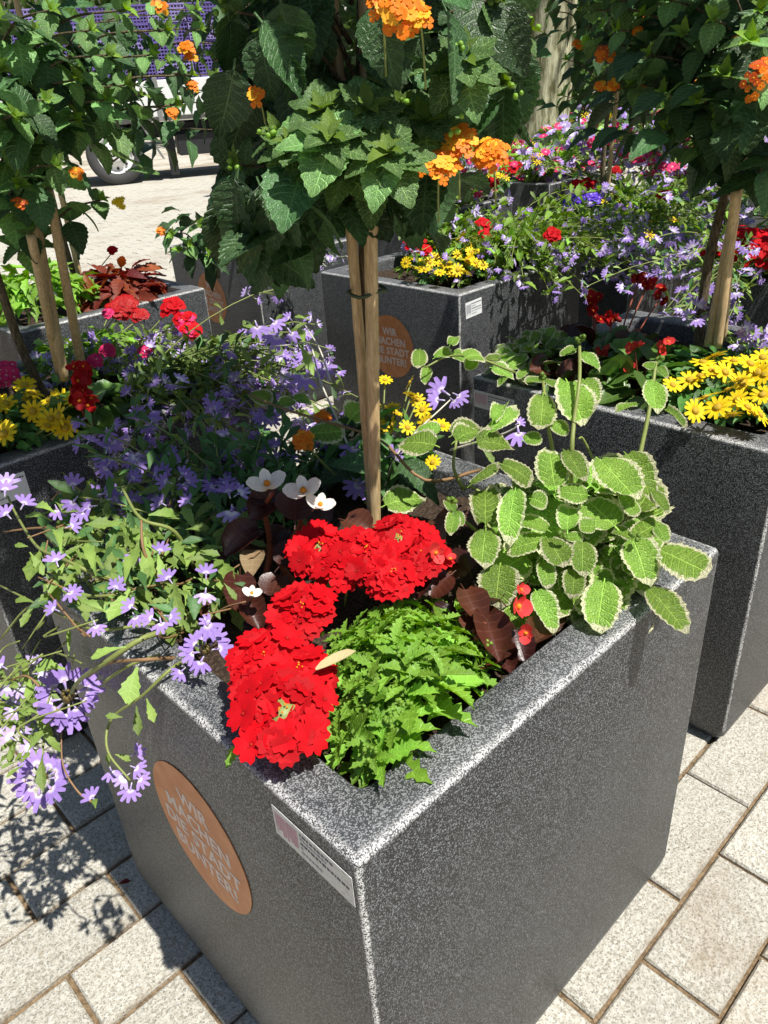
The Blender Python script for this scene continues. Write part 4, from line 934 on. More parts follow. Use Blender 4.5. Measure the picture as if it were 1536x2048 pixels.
# ------------------------------------------------------------------ back corner of the main planter
t = daisies('yellow daisies in the back corner of the nearest planter, behind the cane', (.50, .50, .60), .09, .09, .08, 150, 2,
            [(820, 765, .70), (822, 790, .69), (785, 815, .69), (845, 820, .69), (850, 845, .68), (885, 852, .68), (785, 850, .68), (815, 855, .68), (880, 850, .675), (770, 760, .70), (865, 925, .64), (760, 850, .67), (835, 800, .68)], s=.031)
t.finish(260, 11)
t = Thing('fan_flower', 'few violet fan flowers between the cane and the yellow daisies', 'plant', (.5, .42, .57), 'fan flowers')
for x, y, tx, ty, z in [(900, 790, 865, 770, .7), (905, 785, 930, 800, .7), (900, 795, 915, 810, .7), (890, 800, 860, 800, .7), (1035, 850, 1040, 885, .68), (1030, 850, 1045, 840, .68), (720, 880, 700, 915, .67), (735, 870, 745, 900, .67), (770, 915, 800, 905, .65), (700, 950, 725, 975, .63), (640, 720, 655, 750, .72), (620, 740, 600, 770, .71), (730, 960, 700, 985, .63),
                        (510, 640, 520, 670, .74), (540, 635, 560, 655, .74), (560, 660, 545, 690, .74), (575, 655, 590, 680, .74)]:
    img_leaf(t, FF, x, y, x+(tx-x)*1.2, y+(ty-y)*1.2, z, None, tilt=1.6, part='flower', jit=.2)
for pts in [[(760, 1000, .58), (800, 900, .66), (900, 800, .70)], [(740, 1000, .58), (700, 900, .66), (640, 760, .71), (620, 690, .735), (580, 690, .74), (520, 695, .74)], [(660, 760, .71), (640, 700, .73), (610, 650, .745)], [(900, 900, .62), (1000, 870, .66), (1040, 850, .68)]]: img_stem(t, pts, .0015, 'white_stem')
for x, y, tx, ty in [(610, 690, 600, 650), (560, 700, 520, 720), (600, 690, 625, 735), (500, 660, 480, 650), (480, 690, 500, 720), (700, 900, 660, 880), (960, 890, 990, 920), (620, 640, 590, 630)]: img_leaf(t, FAN, x, y, tx, ty, .73 if y < 800 else .66, None, tilt=.8)
t.finish()
t = Thing('lantana_sprig', 'low orange lantana flower head with a few leaves left of the cane foot', 'flower', (.4, .5, .57))
c = at(608, 880, .70); head(t, c, nrm(TOCAM(c)+UPV*.5), .017, LF_OR, .0098, N=22); c = at(645, 835, .69); head(t, c, nrm(TOCAM(c)*.6+UPV), .015, LF_BU, .0098, N=16); img_stem(t, [(700, 980, .59), (650, 930, .66), (612, 890, .695)], .0015)
t.finish()

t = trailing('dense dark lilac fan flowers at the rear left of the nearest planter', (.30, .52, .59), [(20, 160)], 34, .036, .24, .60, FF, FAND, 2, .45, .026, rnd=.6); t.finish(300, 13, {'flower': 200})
# ------------------------------------------------------------------ left planter
t = daisies('yellow daisies at the left edge along the left planter rim', (.16, 1.13, .60), .13, .10, .06, 330, 8,
            [(12, 808, .66), (66, 822, .66), (118, 832, .66), (8, 868, .65), (102, 838, .655), (50, 770, .67), (95, 852, .65), (150, 800, .67), (100, 800, .66), (130, 855, .64)], s=.048, L=.032)
t.finish(280, 11)
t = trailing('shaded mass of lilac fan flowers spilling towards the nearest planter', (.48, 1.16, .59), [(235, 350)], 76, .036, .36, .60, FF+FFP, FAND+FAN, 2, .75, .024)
t.finish(300, 13, {'flower': 220})
t = trailing('lilac and pink tangle behind the shaded fan flowers, left of the sticker', (.50, 1.38, .59), [(0, 360)], 18, .036, .18, .58, FFP+FF, FAN, 3, .6, .028)
t.finish(200, 12)
t = begonia('dark red begonia flower spike in front of the left bamboo canes', (.30, 1.08, .60), BEG, BFD, [at(165, 745, .72), at(160, 770, .71), at(172, 790, .70), at(150, 790, .70), at(170, 812, .69)], 40, .07, .07, .06, .05, .034)
t.finish()
t = heads('dark red verbena at left behind the leaning canes', [(at(250, 612, .68), .035), (at(235, 620, .675), .028), (at(280, 630, .66), .02)], VERL, VB_DRED, (.45, 1.50, .60), 90, .1, .08, .05); t.finish(150)
t = heads('pink and red verbena hanging beside the left orange sticker', [(at(345, 612, .68), .03), (at(368, 640, .67), .026), (at(382, 660, .655), .024)], VERL, VB_PINK+VB_RED, (.55, 1.5, .60), 70, .08, .07, .05); t.finish(150)
t = heads('magenta verbena cut off by the left edge of the picture', [(at(8, 745, .68), .03), (at(-30, 760, .68), .03)], VERL, VB_PINK, (.08, 1.25, .60), 60, .08, .07, .05); t.finish(120)
t = heads('small pink verbena among the lilac tangle at left', [(at(215, 700, .67), .014), (at(190, 720, .67), .014), (at(215, 625, .68), .012), (at(290, 700, .66), .012)], VERL, VB_PINK, (.40, 1.38, .60), 60, .1, .08, .05, .016); t.finish(120)
t = Thing('golden_foliage', 'pale yellow green foliage at the left edge above the daisies', 'plant', (.1, 1.4, .57)); mound(t, (.06, 1.42, .62), .10, .1, .09, LANY, .045, 90); t.finish(120)
def lantana(label, base, trunkpts, canes, tips, L, heads_, ntuft=60, lean=0, lv=(LANL, LANML, LANY), inner=160, rad=.2, zr=(.95, 1.5), cr=.009):
    th = Thing('lantana_tree', label, 'tree', (base[0], base[1], .57), 'lantana trees in the planters')
    th.one('trunk', tube(spline(trunkpts, 6), [.010-.0002*i for i in range((len(trunkpts)-1)*6+1)], 8, 'lantana_bark'))
    for a, b in canes: cane(th, a, b, cr)
    cx, cy = base
    for P, n in tips:
        b0 = np.array([cx+(P[0]-cx)*.35, cy+(P[1]-cy)*.35, P[2]-.07]); shoot(th, b0, P, n, L, lv[0], lv[1], lv[2], .35, 'lantana_bark', .0022, 5, .25, False)
    for k in range(inner):
        a = U(0, 6.283); rr = .03+rad*.85*math.sqrt(R_()); P = np.array([cx+rr*math.cos(a), cy+rr*math.sin(a), U(*zr)])
        th.add('leaf', pick(lv[0]), frame(P, nrm(np.array([math.cos(a), math.sin(a), -.4])+rv(.6)), nrm(UPV+rv(.6)), L*U(.8, 1.15)))
    if zr[1] > 1.3:
        for k in range(330):
            a = U(0, 6.283); q = R_()**.4; e = U(-1, 1); rr = .27*q*math.sqrt(max(0, 1-e*e)); P = np.array([cx+rr*math.cos(a), cy+rr*math.sin(a), 1.76+.30*q*e])
            th.add('leaf', pick(LANL), frame(P, nrm(np.array([math.cos(a), math.sin(a), -.4])+rv(.6)), nrm(UPV+rv(.6)), U(.06, .085)))
    for P, r, fl in heads_:
        N = nrm(TOCAM(P)*.8+UPV*.6+rv(.3)); head(th, P, N, r, fl, .0105, N=16 if r > .012 else 7)
    return th
def crown_tips(c, r, n, zr):
    out = []
    for k in range(n):
        a = k*2.4+U(-.3, .3); q = r*math.sqrt(U(.25, 1.)); out.append((np.array([c[0]+q*math.cos(a), c[1]+q*math.sin(a), U(*zr)]), 3))
    return out
L2 = [dep(x, y, D) for x, y, D in [(40, 370, 1.45), (60, 130, 1.5), (110, 330, 1.4), (180, 60, 1.4), (215, 110, 1.38), (250, 170, 1.45), (300, 110, 1.5), (330, 60, 1.5), (210, 200, 1.42), (30, 230, 1.4), (150, 240, 1.45), (0, 40, 1.45), (100, 20, 1.4), (250, 20, 1.45), (60, 450, 1.5), (20, 300, 1.5), (150, 160, 1.42), (380, 150, 1.62), (350, 210, 1.65), (0, 140, 1.3), (90, 200, 1.36), (200, 400, 1.55)]]
t = lantana('lantana standard at the left edge on two leaning bamboo canes', (.30, 1.28), [(.30, 1.27, .56), (.27, 1.26, .72), (.26, 1.25, .9), (.25, 1.24, 1.15), (.26, 1.22, 1.35)],
            [(at(130, 760, .66), dep(20, 180, 1.52)), (at(165, 740, .66), dep(95, 380, 1.5)), (at(120, 745, .67), dep(60, 470, 1.5))],
            [(p, 4) for p in L2], .060, [(dep(152, 345, 1.36), .009, LF_OR), (dep(238, 405, 1.5), .011, [floret('yellow_petal', 5, 'amber_petal')]), (dep(40, 405, 1.4), .012, LF_BU), (dep(370, 95, 1.6), .016, LF_OR), (dep(380, 112, 1.6), .012, LF_OR), (dep(385, 170, 1.6), .01, LF_BU), (dep(320, 12, 1.5), .012, LF_OR), (dep(345, 225, 1.5), .009, LF_OR)],
            lv=(LAN+LANM, LANM, LANY), inner=170, rad=.28, zr=(1.0, 1.42)); t.finish(300, 13)

# ------------------------------------------------------------------ right planter
t = daisies('yellow daisies in the right planter, the ones with the largest open blooms', (1.10, .22, .605), .15, .14, .06, 620, 0,
            [(1390, 822, .645), (1462, 830, .64), (1345, 770, .66), (1423, 742, .67), (1468, 722, .67), (1430, 712, .68), (1400, 752, .665), (1455, 780, .66), (1485, 765, .66), (1525, 790, .655), (1515, 745, .67), (1530, 750, .67), (1480, 760, .67), (1540, 700, .68), (1410, 795, .655), (1435, 815, .65), (1495, 815, .65), (1520, 830, .645), (1380, 760, .66), (1450, 745, .67), (1500, 728, .68), (1525, 715, .68), (1405, 725, .675), (1475, 800, .655)], s=.043, L=.038)
t.finish(300, 12)
t = begonia('red begonia with green leaves at the left end of the right planter', (1.06, .46, .60), BEG+BEG+BRZ, BFD, [at(1280, 555, .72), at(1295, 570, .71), at(1185, 610, .68), at(1190, 630, .67), at(1225, 640, .66), at(1325, 590, .68), at(1185, 600, .69)], 150, .14, .13, .06, .05, .028); t.finish(200)
t = begonia('small begonia with orange red buds in front of the green begonia', (1.02, .34, .60), BEG, BFR, [at(1270, 705, .68), at(1320, 690, .69), at(1245, 745, .65), at(1210, 700, .66)], 50, .09, .08, .06, .055, .022); t.finish()
t = trailing('sparse pale fan flower twigs beside the bark covered stem', (1.32, .26, .60), [(180, 330)], 22, .03, .20, .60, FFP+FF, FAN, 3, .3, .026); t.finish(120)
t = Thing('variegated_plectranthus', 'small variegated sprigs at the left corner of the right planter', 'plant', (1.0, .58, .57)); mound(t, (1.0, .56, .60), .12, .10, .07, VARL, .035, 140); t.finish(150)
T3t = [dep(x, y, D) for x, y, D in [(1180, 90, 1.55), (1240, 60, 1.5), (1300, 110, 1.45), (1370, 70, 1.4), (1430, 40, 1.35), (1500, 80, 1.3), (1530, 150, 1.3), (1330, 190, 1.45), (1400, 200, 1.4), (1270, 170, 1.5), (1450, 150, 1.35), (1240, 0, 1.5), (1340, 0, 1.45), (1440, -30, 1.4), (1520, 20, 1.35), (1400, 290, 1.5), (1340, 260, 1.5), (1500, 260, 1.45), (1440, 230, 1.4), (1560, 300, 1.4), (1290, 30, 1.5), (1180, 20, 1.6)]]
t = lantana('lantana standard at the right edge with a thick bundle of brown canes', (1.24, .31), [(1.2, .33, .56), (1.19, .33, .8), (1.2, .31, 1.0), (1.2, .28, 1.3)],
            [(at(1418, 692, .66), dep(1512, 190, 1.52)), (at(1436, 695, .66), dep(1498, 200, 1.5)), (at(1428, 690, .64), dep(1480, 330, 1.53)), (at(1446, 680, .66), dep(1470, 380, 1.5))],
            [(p, 4) for p in T3t], .064, [(dep(1520, 165, 1.25), .026, LF_BU), (dep(1525, 140, 1.27), .02, LF_BU), (dep(1208, 110, 1.5), .017, LF_BU), (dep(1200, 172, 1.5), .009, LF_OR), (dep(1226, 170, 1.5), .009, LF_OR), (dep(1285, 180, 1.5), .006, LF_OR), (dep(1480, 78, 1.35), .009, LF_BU), (dep(1275, 62, 1.5), .006, LF_OR), (dep(1155, 88, 1.6), .008, LF_OR)],
            lv=(LAN, LANM, LANY), inner=260, rad=.27, zr=(1.02, 1.45), cr=.0085); t.finish(300, 13)

# ------------------------------------------------------------------ centre planter
t = daisies('yellow daisies clustered in the centre planter behind the cane', (1.62, 1.33, .60), .13, .13, .07, 330, 10, [(812, 525, .65), (835, 520, .66), (860, 525, .655), (905, 520, .66), (925, 500, .67), (935, 520, .66), (950, 525, .655), (940, 490, .67), (925, 470, .69), (955, 480, .68), (905, 545, .64), (880, 530, .65), (960, 505, .66), (975, 490, .67), (895, 530, .66), (915, 540, .65), (945, 505, .67), (930, 545, .65), (850, 540, .65), (880, 545, .65), (965, 530, .65), (825, 535, .65), (915, 480, .68), (870, 515, .66)], s=.042, L=.034); t.finish(250, 10)
t = heads('red verbena above the yellow daisies of the centre planter', [(at(828, 482, .70), .035), (at(850, 500, .68), .02), (at(968, 448, .72), .024), (at(968, 470, .70), .02)], VERL, VB_RED, (1.65, 1.42, .60), 80, .14, .12, .05); t.finish(150)
t = trailing('green and lilac plant cascading over the right side of the centre planter', (1.86, 1.32, .61), [(180, 380)], 150, .036, .40, .60, FFP+FF, [VERL[0], VERL[1]]+FAN+LANY, 1, .7, .024); t.finish(300, 13)
t = trailing('pale green loose growth at the back of the centre planter', (1.88, 1.6, .62), [(0, 360)], 44, .045, .24, .60, FFP, FAN+VERL+LANY, 1, .1, .03); t.finish(200, 12)

# ------------------------------------------------------------------ planters behind
t = heads('fresh green bush right of the left canes with one red tip', [(at(225, 500, .72), .012)], VERL, VB_RED, (.62, 2.05, .60), 300, .17, .15, .13, L=.05); t.finish(220, 11)
t = lantana('lantana standard behind the left one, its small leaves screening the truck', (.78, 2.16), [(.78, 2.16, .56), (.77, 2.17, .85), (.78, 2.16, 1.2)], [((.78, 2.14, .57), (.80, 2.15, 1.4))], [(dep(x, y, 2.45), 4) for x, y in [(70, 60), (120, 150), (150, 210), (200, 120), (240, 40), (280, 190), (330, 120), (350, 215), (400, 60), (430, 150), (470, 90), (470, 210), (390, 20), (310, 30), (440, 260), (90, 240)]], .075,
            [(dep(372, 100, 2.3), .02, LF_OR), (dep(385, 175, 2.3), .014, LF_OR)], inner=40, rad=.22, zr=(1.12, 1.45)); t.finish(200, 12)
t = Thing('coleus', 'dark red coleus with long leaves next to the left orange sticker', 'plant', (.93, 2.0, .57)); mound(t, (.86, 2.02, .58), .12, .12, .11, COL_, .075, 80, flop=.5); t.finish(120)
t = lantana('low lantana bush with yellow green tips left of the central dark crown', (1.25, 2.1), [(1.25, 2.1, .57), (1.25, 2.1, .75)], [], [(dep(x, y, 2.6), 3) for x, y in [(345, 470), (380, 490), (400, 450), (360, 500), (420, 510)]], .07, [(dep(322, 462, 2.5), .016, LF_OR)], inner=30, rad=.12, zr=(.65, .8)); t.finish(150)
t = trailing('dry whitish twigs hanging down the side of the sticker planter', (1.50, 2.0, .60), [(250, 290)], 14, .02, .25, .60, FFP, [FAND[0]], 1, 1.2, .02, stemmat='white_stem'); t.finish(60)
t = Thing('red_leaf_plant', 'low wine red leafed plant beneath the coleus', 'plant', (.80, 1.95, .57)); mound(t, (.80, 1.95, .59), .12, .07, .06, COL_, .05, 60); t.finish(80)
t = lantana('lantana standard half hidden behind the central crown', (1.7, 2.4), [(1.7, 2.4, .56), (1.7, 2.4, .9), (1.7, 2.4, 1.2)], [((1.7, 2.38, .58), (1.72, 2.4, 1.3))], crown_tips((1.7, 2.4), .26, 16, (1.05, 1.45)), .07, [], inner=60, rad=.25, zr=(1.05, 1.45)); t.finish(150)
# upper right rows
t = daisies('yellow daisies over the black planter with the bluish label', (2.62, 1.40, .60), .15, .17, .08, 260, 20, [(1210, 405, .68), (1290, 430, .66), (1295, 440, .65), (1250, 425, .67), (1200, 440, .66), (1180, 430, .66), (1285, 398, .69)], low=True, s=.045, L=.04); t.finish(180, 10)
t = heads('violet blue verbena clump with red behind it', [(at(1160, 398, .69), .04), (at(1185, 395, .70), .035), (at(1140, 405, .68), .03)], VERL, VB_BLUE, (2.55, 1.62, .60), 90, .13, .1, .05); t.finish(160, 10)
t = heads('red verbena just behind the violet blue clump', [(at(1155, 372, .73), .035), (at(1175, 368, .73), .03)], VERL, VB_RED, (2.7, 1.68, .60), 60, .1, .07, .05); t.finish(100, 10)
t = trailing('wide spread of pale lilac fan flowers left of the right stem, upper part', (2.85, 1.32, .60), [(0, 360)], 80, .045, .36, .58, FFL, FAND+FAN+VERL+LANY, 1, .5, .028); t.finish(300, 12)
t = trailing('lilac fan flowers hanging over the dark side of the labelled black planter', (2.5, 1.26, .62), [(190, 340)], 70, .036, .42, .60, FFL, FAND+VERL+FAN, 1, .7, .022); t.finish(250, 12)
t = trailing('lilac fan flowers between the bark covered stem and red begonia', (2.05, .58, .61), [(110, 300)], 90, .036, .44, .60, FF+FFP, FAND+FAN, 2, .6, .028); t.finish(250, 12)
t = heads('large bright red verbena at the right edge beside the bark covered stem', [(at(1500, 485, .70), .07), (at(1470, 495, .69), .045), (at(1530, 500, .69), .06), (at(1560, 480, .70), .06), (at(1500, 505, .68), .05), (at(1420, 500, .68), .022)], VERL, VB_RED, (2.15, .5, .60), 120, .16, .15, .06, .024); t.finish(150, 10, {'flower_head': 8})
t = trailing('violet fan flowers at the right edge above the red verbena', (2.45, .45, .62), [(0, 360)], 60, .045, .34, .60, FFL, FAND+FAN+LANY, 1, .25, .028); t.finish(220, 12)
t = trailing('pink and white loose flowers in the far planter below the dark crown', (3.55, 1.5, .62), [(0, 360)], 60, .045, .40, .60, [VB_PINK[0], FFL[1]], VERL+FAN, 3, .25, .04, name='pink_flower_plant', group='far flower plants'); t.finish(160, 11)
t = trailing('green plant with few pink dots behind the orange lantana heads', (2.75, 2.45, .62), [(0, 360)], 70, .05, .40, .60, [VB_PINK[0], FFL[1]], VERL+FAN, 2, .25, .035, name='pink_flower_plant', group='far flower plants'); t.finish(200, 11)
t = heads('crimson verbena in the far planter under the pink cloud', [(at(1310, 292, .74), .06), (at(1290, 298, .73), .04)], VERL, VB_PINK+VB_RED, (3.6, 1.6, .60), 40, .1, .1, .05, .03); t.finish(60, 10)
t = heads('two red verbena heads right of the orange lantana heads', [(at(1022, 335, .74), .038), (at(985, 365, .72), .028), (at(1035, 330, .73), .02)], VERL, VB_RED, (2.75, 2.3, .60), 60, .1, .1, .05, .026); t.finish(80, 10)
t = daisies('far yellow daisies above the two red verbena heads', (3.2, 2.5, .62), .14, .14, .06, 100, 26, low=True, s=.045, L=.045); t.finish(120, 10)
t = trailing('bushy foliage with pale flowers around the far right planters', (4.2, 1.9, .62), [(0, 360)], 70, .06, .55, .60, FFL+[VB_PINK[0]], VERL+FAN, 3, .2, .045, name='pink_flower_plant', group='far flower plants'); t.finish(120, 11)
t = begonia('bronze begonia with pale tips right of the far lilac flowers', (3.3, 1.35, .62), BRZ, BFW, [at(1385, 320, .72), at(1400, 330, .70), at(1350, 330, .7)], 50, .15, .12, .07, .06, .04); t.finish(60, 10)
for lab, b, r, n, z0 in [('lantana standard in the upper right row, small orange heads', (2.66, 1.45), .30, 22, 1.0), ('lantana standard far right behind the brown cane bundle', (2.2, .38), .28, 18, 1.02), ('dark lantana crown in the third row right of the pale trunk', (3.6, 1.45), .36, 22, 1.0), ('lantana crown far behind the right one', (3.15, .42), .33, 18, 1.0), ('far lantana crown left of the pale trunk', (2.75, 2.5), .3, 16, 1.12)]:
    t = lantana(lab, b, [(b[0], b[1], .56), (b[0]-.01, b[1]+.01, .85), (b[0], b[1], 1.2)], [((b[0]+.015, b[1], .57), (b[0]+.03, b[1]-.01, 1.35))], crown_tips(b, r, n, (z0, 1.5)), .075, [(np.array([b[0]+U(-.2, .2), b[1]-.2+U(-.1, .1), U(1.0, 1.3)]), .016, LF_OR) for _ in range(4)], inner=90, rad=r, zr=(z0, 1.5)); t.finish(180, 12)
t = trailing('pale bushy flowers filling the far planter left of the violet blue clump', (3.8, 2.6, .62), [(0, 360)], 60, .06, .36, .58, FFL+[VB_PINK[0]], VERL+FAN, 2, .3, .045, name='pink_flower_plant', group='far flower plants'); t.finish(120, 11)
t = trailing('loose green and white growth behind the two red verbena heads', (3.1, 2.9, .7), [(0, 360)], 60, .06, .45, .58, FFL+[VB_PINK[0]], VERL+FAN+LANY, 2, .2, .04, name='pink_flower_plant', group='far flower plants'); t.finish(120, 11)
t = heads('scattered small red verbena heads among the lilac flowers right of centre', [(at(x, y, .74), .022) for x, y in [(1105, 470), (1230, 340), (1330, 390), (1060, 300), (1250, 270)]], VERL, VB_RED, (2.75, 1.1, .60), 60, .12, .12, .06, .02); t.finish(80, 10)
t = daisies('small yellow daisies poking through the lilac flowers near the right canes', (2.9, 1.0, .62), .16, .14, .08, 90, 6, [(1435, 355, .76), (1425, 345, .76), (1300, 470, .72), (1350, 440, .73), (1065, 315, .78), (1075, 325, .77), (1080, 310, .78), (1330, 280, .8)], low=True, s=.04, L=.04); t.finish(100, 10)
# far rows
def farplant(label, c, r, h, n, L, fl, nf, s):
    th = Thing('bedding_plant', label, 'plant', (c[0], c[1], 0), 'far flower plants'); mound(th, c, r, r, h, VERL+FAND+LANL, L, n); tops(th, c, r, r, h, nf, lambda P, N: th.add('flower', pick(fl), frame(P, rv(1), N, s))); th.finish(60, 12)
farplant('flowers filling the small far planter', (8.0, 6.0, .6), .27, .2, 160, .09, FFL+VB_PINK, 20, .05)
farplant('distant mixed flowers seen between the crown and the right row', (5.4, 3.0, .55), .8, .3, 420, .10, FFL+VB_PINK+DYL, 90, .06)
farplant('distant flowers behind the far small planter', (8.4, 6.2, .55), .9, .35, 300, .13, FFL+VB_PINK, 50, .08)
farplant('distant flowers at the far right edge', (5.4, 1.0, .55), .9, .35, 420, .11, FFL+VB_PINK+DYL, 70, .06)

# ------------------------------------------------------------------ truck on the road
def truck():
    wc = dep(228, 297, 1.); d = nrm(np.array([wc[0]-CAM[0], wc[1]-CAM[1], 0])); dist = 14.
    C = np.array([CAM[0]+d[0]*dist, CAM[1]+d[1]*dist, 0.]); X = np.array([d[1], -d[0], 0]); Y = d
    M = np.eye(4); M[:3, 0] = X; M[:3, 1] = Y; M[:3, 2] = (0, 0, 1); M[:3, 3] = C
    root = link('flatbed_truck', None, None, M, label='white flatbed truck parked on the road, seen through leaves at upper left', category='truck')
    R = .44
    def wheel(x, y0):
        o = link('wheel', None, root, tra((x, y0, R)))
        def lathe(pr, n, mat):
            V = []; F = []; m = len(pr)
            for k in range(n):
                a = 2*math.pi*k/n
                for r, y in pr: V.append((r*math.cos(a), y, r*math.sin(a)))
            for k in range(n):
                for i in range(m-1): a = k*m+i; b = ((k+1) % n)*m+i; F.append((a, a+1, b+1, b))
            return T(V, F, None, None, [mat])
        link('tyre', lathe([(.27, .02), (.30, -.01), (.40, -.015), (.435, .02), (.44, .06), (.44, .2), (.42, .24), (.27, .24)], 40, 'tyre_rubber').mesh('tyre'), o)
        link('rim', lathe([(.28, .0), (.265, -.004), (.25, .03), (.235, .05), (.19, .03), (.15, .02), (.13, -.03), (.07, -.04), (.0, -.04)], 32, 'painted_rim').mesh('rim'), o)
        for k in range(8):
            a = 2*math.pi*k/8; link('hole', cylT(.022, .01, 10, 'chassis_black').mesh('hole'), o, frame((.2*math.cos(a), .03, .2*math.sin(a)), (1, 0, 0), (0, -1, 0)))
    wheel(0, 0); wheel(-3.4, 0)
    def bx(n, x0, y0, z0, x1, y1, z1, mat, bev=.012): return link(n, boxT(x0, y0, z0, x1, y1, z1, mat, bev).mesh(n, False), root)
    bx('chassis', -4.4, .35, .62, 2.6, 1.5, .82, 'chassis_black'); bx('bed_floor', -2.6, -.02, .86, 2.5, 2.0, .95, 'truck_grey')
    for k in range(3):
        x0 = -2.6+k*1.7; bx('side_board', x0+.01, -.06, .92, x0+1.69, -.02, 1.42, 'truck_white')
    for k in range(4): bx('side_post', -2.62+k*1.7-.02, -.08, .86, -2.62+k*1.7+.05, -.065, 1.46, 'truck_grey', .005)
    o = link('side_print', combine([(boxT(-.75+.17*k, -.066, 1.16, -.75+.17*k+.10*(1 if k % 2 else .7), -.0625, 1.19 if k % 3 else 1.26, 'grey_ink'), np.eye(4)) for k in range(6)]).mesh('print'), root)
    bx('mudguard', -.62, -.02, .92-.03, .62, .3, .90, 'chassis_black', .005)
    link('mud_flap', T([(.45, .02, .86), (.72, .02, .32), (.75, .02, .32), (.49, .02, .86), (.45, .3, .86), (.72, .3, .32), (.75, .3, .32), (.49, .3, .86)], [(0, 1, 2, 3), (7, 6, 5, 4), (0, 4, 5, 1), (3, 2, 6, 7), (1, 5, 6, 2), (0, 3, 7, 4)], None, None, ['truck_grey']).mesh('flap', False), root)
    bx('tool_box', 1.0, .1, .34, 2.2, .7, .66, 'chassis_black'); bx('support_leg', .82, .2, .05, .95, .34, .8, 'chassis_black'); bx('cab', -5.2, .0, .5, -2.75, 2.0, 2.5, 'truck_white', .12)
    bx('rear_lamp', 2.44, -.08, .74, 2.52, -.03, .88, 'lamp_pink')
    # lattice crates on the bed
    def crateT(w, dpt, h, m):
        its = []; e = np.eye(4)
        def b(*a): its.append((boxT(*a, m), e))
        b(0, 0, 0, w, dpt, .012)
        for z in np.arange(.03, h, .045): b(0, 0, z, w, .012, z+.02); b(0, dpt-.012, z, w, dpt, z+.02); b(0, .012, z, .012, dpt-.012, z+.02); b(w-.012, .012, z, w, dpt-.012, z+.02)
        for x in np.arange(0, w, .05): b(x, -.004, 0, x+.014, -.001, h)
        b(-.006, -.008, h-.02, w+.006, .012, h); its.append((boxT(.014, .10, .014, w-.014, dpt-.02, h-.01, 'crate_shade'), e)); return combine(its)  # near-black block inside paints the shade seen between the slats
    ca = crateT(.56, .38, .24, 'purple_plastic'); cb = crateT(.56, .38, .24, 'lilac_plastic')
    for i in range(7):
        for j in range(5):
            mm = M@tra((-2.0+i*.575+U(-.01, .01), .08+U(-.01, .02), 1.20+.0+j*.242)); pass
            o = link('lattice_crate', (ca if (i+j) % 3 else cb).mesh('crate', False), None, mm, label=('lilac' if (i+j) % 3 == 0 else 'dark purple')+' lattice crate on the truck, '+['bottom', 'second', 'third', 'fourth', 'top'][j]+' row, '+['first', 'second', 'third', 'fourth', 'fifth', 'sixth', 'seventh'][i]+' from left', category='crate', group='purple crates stacked on the truck')
    bx('pallet_deck', -2.1, .04, .955, 2.1, .9, 1.19, 'truck_white')
truck()

# ------------------------------------------------------------------ trees, hedge and houses far behind
def bigtree(label, base, H, tr, cr, n, L, mat='pale_bark', cz=None, split=0, name='tree'):
    th = Thing(name, label, 'tree', (base[0], base[1], 0), 'trees behind the planters'); b = np.array([base[0], base[1], 0.]); cz = cz or H*.7
    pts = [b+np.array([math.sin(z*1.3)*tr*.3, math.cos(z)*tr*.3, z]) for z in np.linspace(0, H*.75, 9)]; th.one('trunk', tube(pts, [tr*(1.25-.07*i) for i in range(9)], 14, mat))
    for k in range(9):
        a = k*2.4; z = H*.42+k*.06*H*.5; e = b+np.array([math.cos(a)*cr*.7, math.sin(a)*cr*.7, z+cr*.5]); th.add('branch', tube(spline([b+UPV*z*.9, (b+UPV*z+e)/2+UPV*.1, e], 4), [tr*.3*(1-.08*i) for i in range(9)], 6, mat), np.eye(4))
    cl = [b+np.array([U(-1, 1)*cr*.75, U(-1, 1)*cr*.75, cz+U(-.8, .8)*cr*.75]) for _ in range(26)]; rest = []
    for k in range(n):
        c = pick(cl); P = c+nrm(rv(1))*cr*.33*R_()**.4; rest.append((pick(TREE), frame(P-th.loc, rv(1), nrm(UPV+rv(.8)), L*U(.7, 1.3))))
    link('foliage', merge(rest, 'foliage'), th.root, None, kind='stuff'); th.finish(20, 5)
p = dep(1085, 200, 1.); d = nrm(np.array([p[0]-CAM[0], p[1]-CAM[1], 0])); q = CAM+d*9.2
bigtree('big tree with pale streaked bark standing behind the far planters', (q[0], q[1]), 6., .26, 2.2, 2500, .22, cz=5.2)
for i, (px, D, H, cr) in enumerate([(480, 26, 7, 3.2), (760, 22, 7, 3.2), (930, 18, 6, 2.6), (1220, 15, 5.5, 2.6), (1400, 14, 6, 2.8), (1560, 16, 6, 2.8), (1150, 26, 8, 3.5), (250, 34, 9, 4), (40, 30, 8, 3.5)]):
    p = dep(px, 170, 1.); d = nrm(np.array([p[0]-CAM[0], p[1]-CAM[1], 0])); q = CAM+d*D
    bigtree(['broad green tree left of the central canes, far behind', 'dark tree straight behind the central crown', 'leafy tree right of the central crown, far behind', 'tree behind the pale trunk to its right', 'tree behind the right lantana crown', 'tree at the right picture edge', 'tall tree farther back near the pale trunk', 'tall tree behind the purple crates', 'tree behind the truck cab at far left'][i], (q[0], q[1]), H, .16, cr, 3000, .26*(D/18)**.5, 'lantana_bark', cz=H*.42 if i != 0 else H*.5)
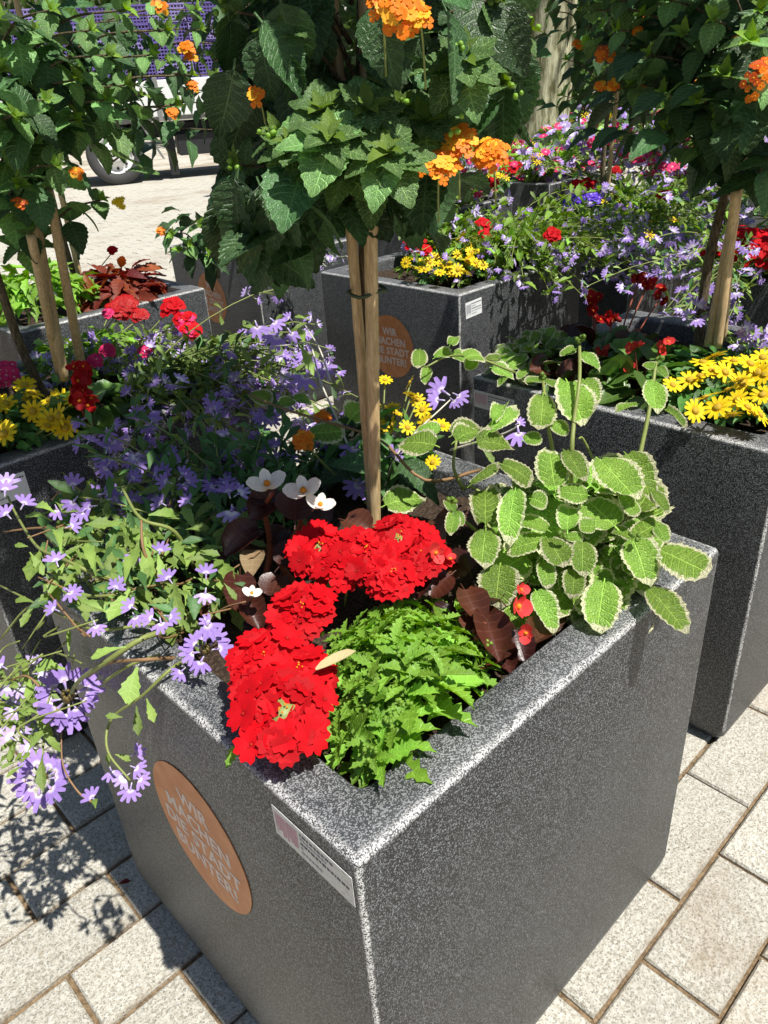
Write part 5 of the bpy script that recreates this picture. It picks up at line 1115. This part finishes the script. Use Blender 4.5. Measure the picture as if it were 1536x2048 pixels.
def hedge(px0, px1, D, h, label):
    a = dep(px0, 170, 1.); b = dep(px1, 170, 1.); A = CAM+nrm([a[0]-CAM[0], a[1]-CAM[1], 0])*D; B = CAM+nrm([b[0]-CAM[0], b[1]-CAM[1], 0])*D; A[2] = B[2] = 0
    th = Thing('hedge', label, 'hedge', ((A+B)/2), None); rest = []; X = nrm(B-A); Ln = np.linalg.norm(B-A); Y = np.cross(UPV, X)
    for k in range(int(Ln*h*420)): P = A+X*U(0, Ln)+Y*U(-.35, .35)+UPV*h*R_()**.7; rest.append((pick(TREE), frame(P-th.loc, rv(1), nrm(UPV+rv(.8)), .13)))
    link('foliage', merge(rest, 'foliage'), th.root, None, kind='stuff')
hedge(520, 1000, 15, 1.3, 'clipped hedge along the road behind the central crown'); hedge(1100, 1700, 12, 1.2, 'hedge behind the far right planters')
def house(px, D, w, h, label, rows, cols):
    p = dep(px, 170, 1.); d = nrm(np.array([p[0]-CAM[0], p[1]-CAM[1], 0])); C = CAM+d*D; C[2] = 0; M = np.eye(4); M[:3, 0] = (d[1], -d[0], 0); M[:3, 1] = d; M[:3, 3] = C
    root = link('house', None, None, M, label=label, category='house'); link('wall', boxT(-w/2, 0, 0, w/2, 8, h, 'facade_plaster', .02).mesh('wall', False), root)
    link('roof', T([(-w/2-.4, -.5, h+.003), (w/2+.4, -.5, h+.003), (w/2+.4, 8.5, h+.003), (-w/2-.4, 8.5, h+.003), (-w/2-.4, 4, h+3), (w/2+.4, 4, h+3)], [(0, 1, 5, 4), (3, 4, 5, 2), (0, 4, 3), (1, 2, 5), (0, 3, 2, 1)], None, None, ['burnt_tile']).mesh('roof', False), root)
    for r in range(rows):
        for c in range(cols):
            x = -w/2+w*(c+.5)/cols; z = 1+r*2.9; f = link('window', boxT(x-.62, -.05, z, x+.62, -.004, z+1.5, 'window_frame_paint').mesh('window', False), root); link('pane', boxT(x-.52, -.07, z+.1, x+.52, -.052, z+1.4, 'window_glass').mesh('pane', False), f)
plain('burnt_tile', (.22, .09, .05), .8)
house(620, 42, 16, 6, 'cream house with many windows behind the trees', 2, 6); house(1250, 38, 14, 6, 'second cream house at right behind the trees', 2, 5); house(60, 48, 14, 6, 'house far left behind the truck', 2, 5)
# small litter on the paving
q = at(262, 1762, .004)
link('fallen_leaf', leaf('ovate', .5, 5, 2, 0, .5, -.2, 0, 0, .1, 'coleus_leaf').mesh('leaf'), None, frame(q, (-1, .3, .1), UPV, .02), label='small curled reddish brown leaf on the paving by the foot of the nearest planter', category='leaf')
print('objects', len(bpy.data.objects))
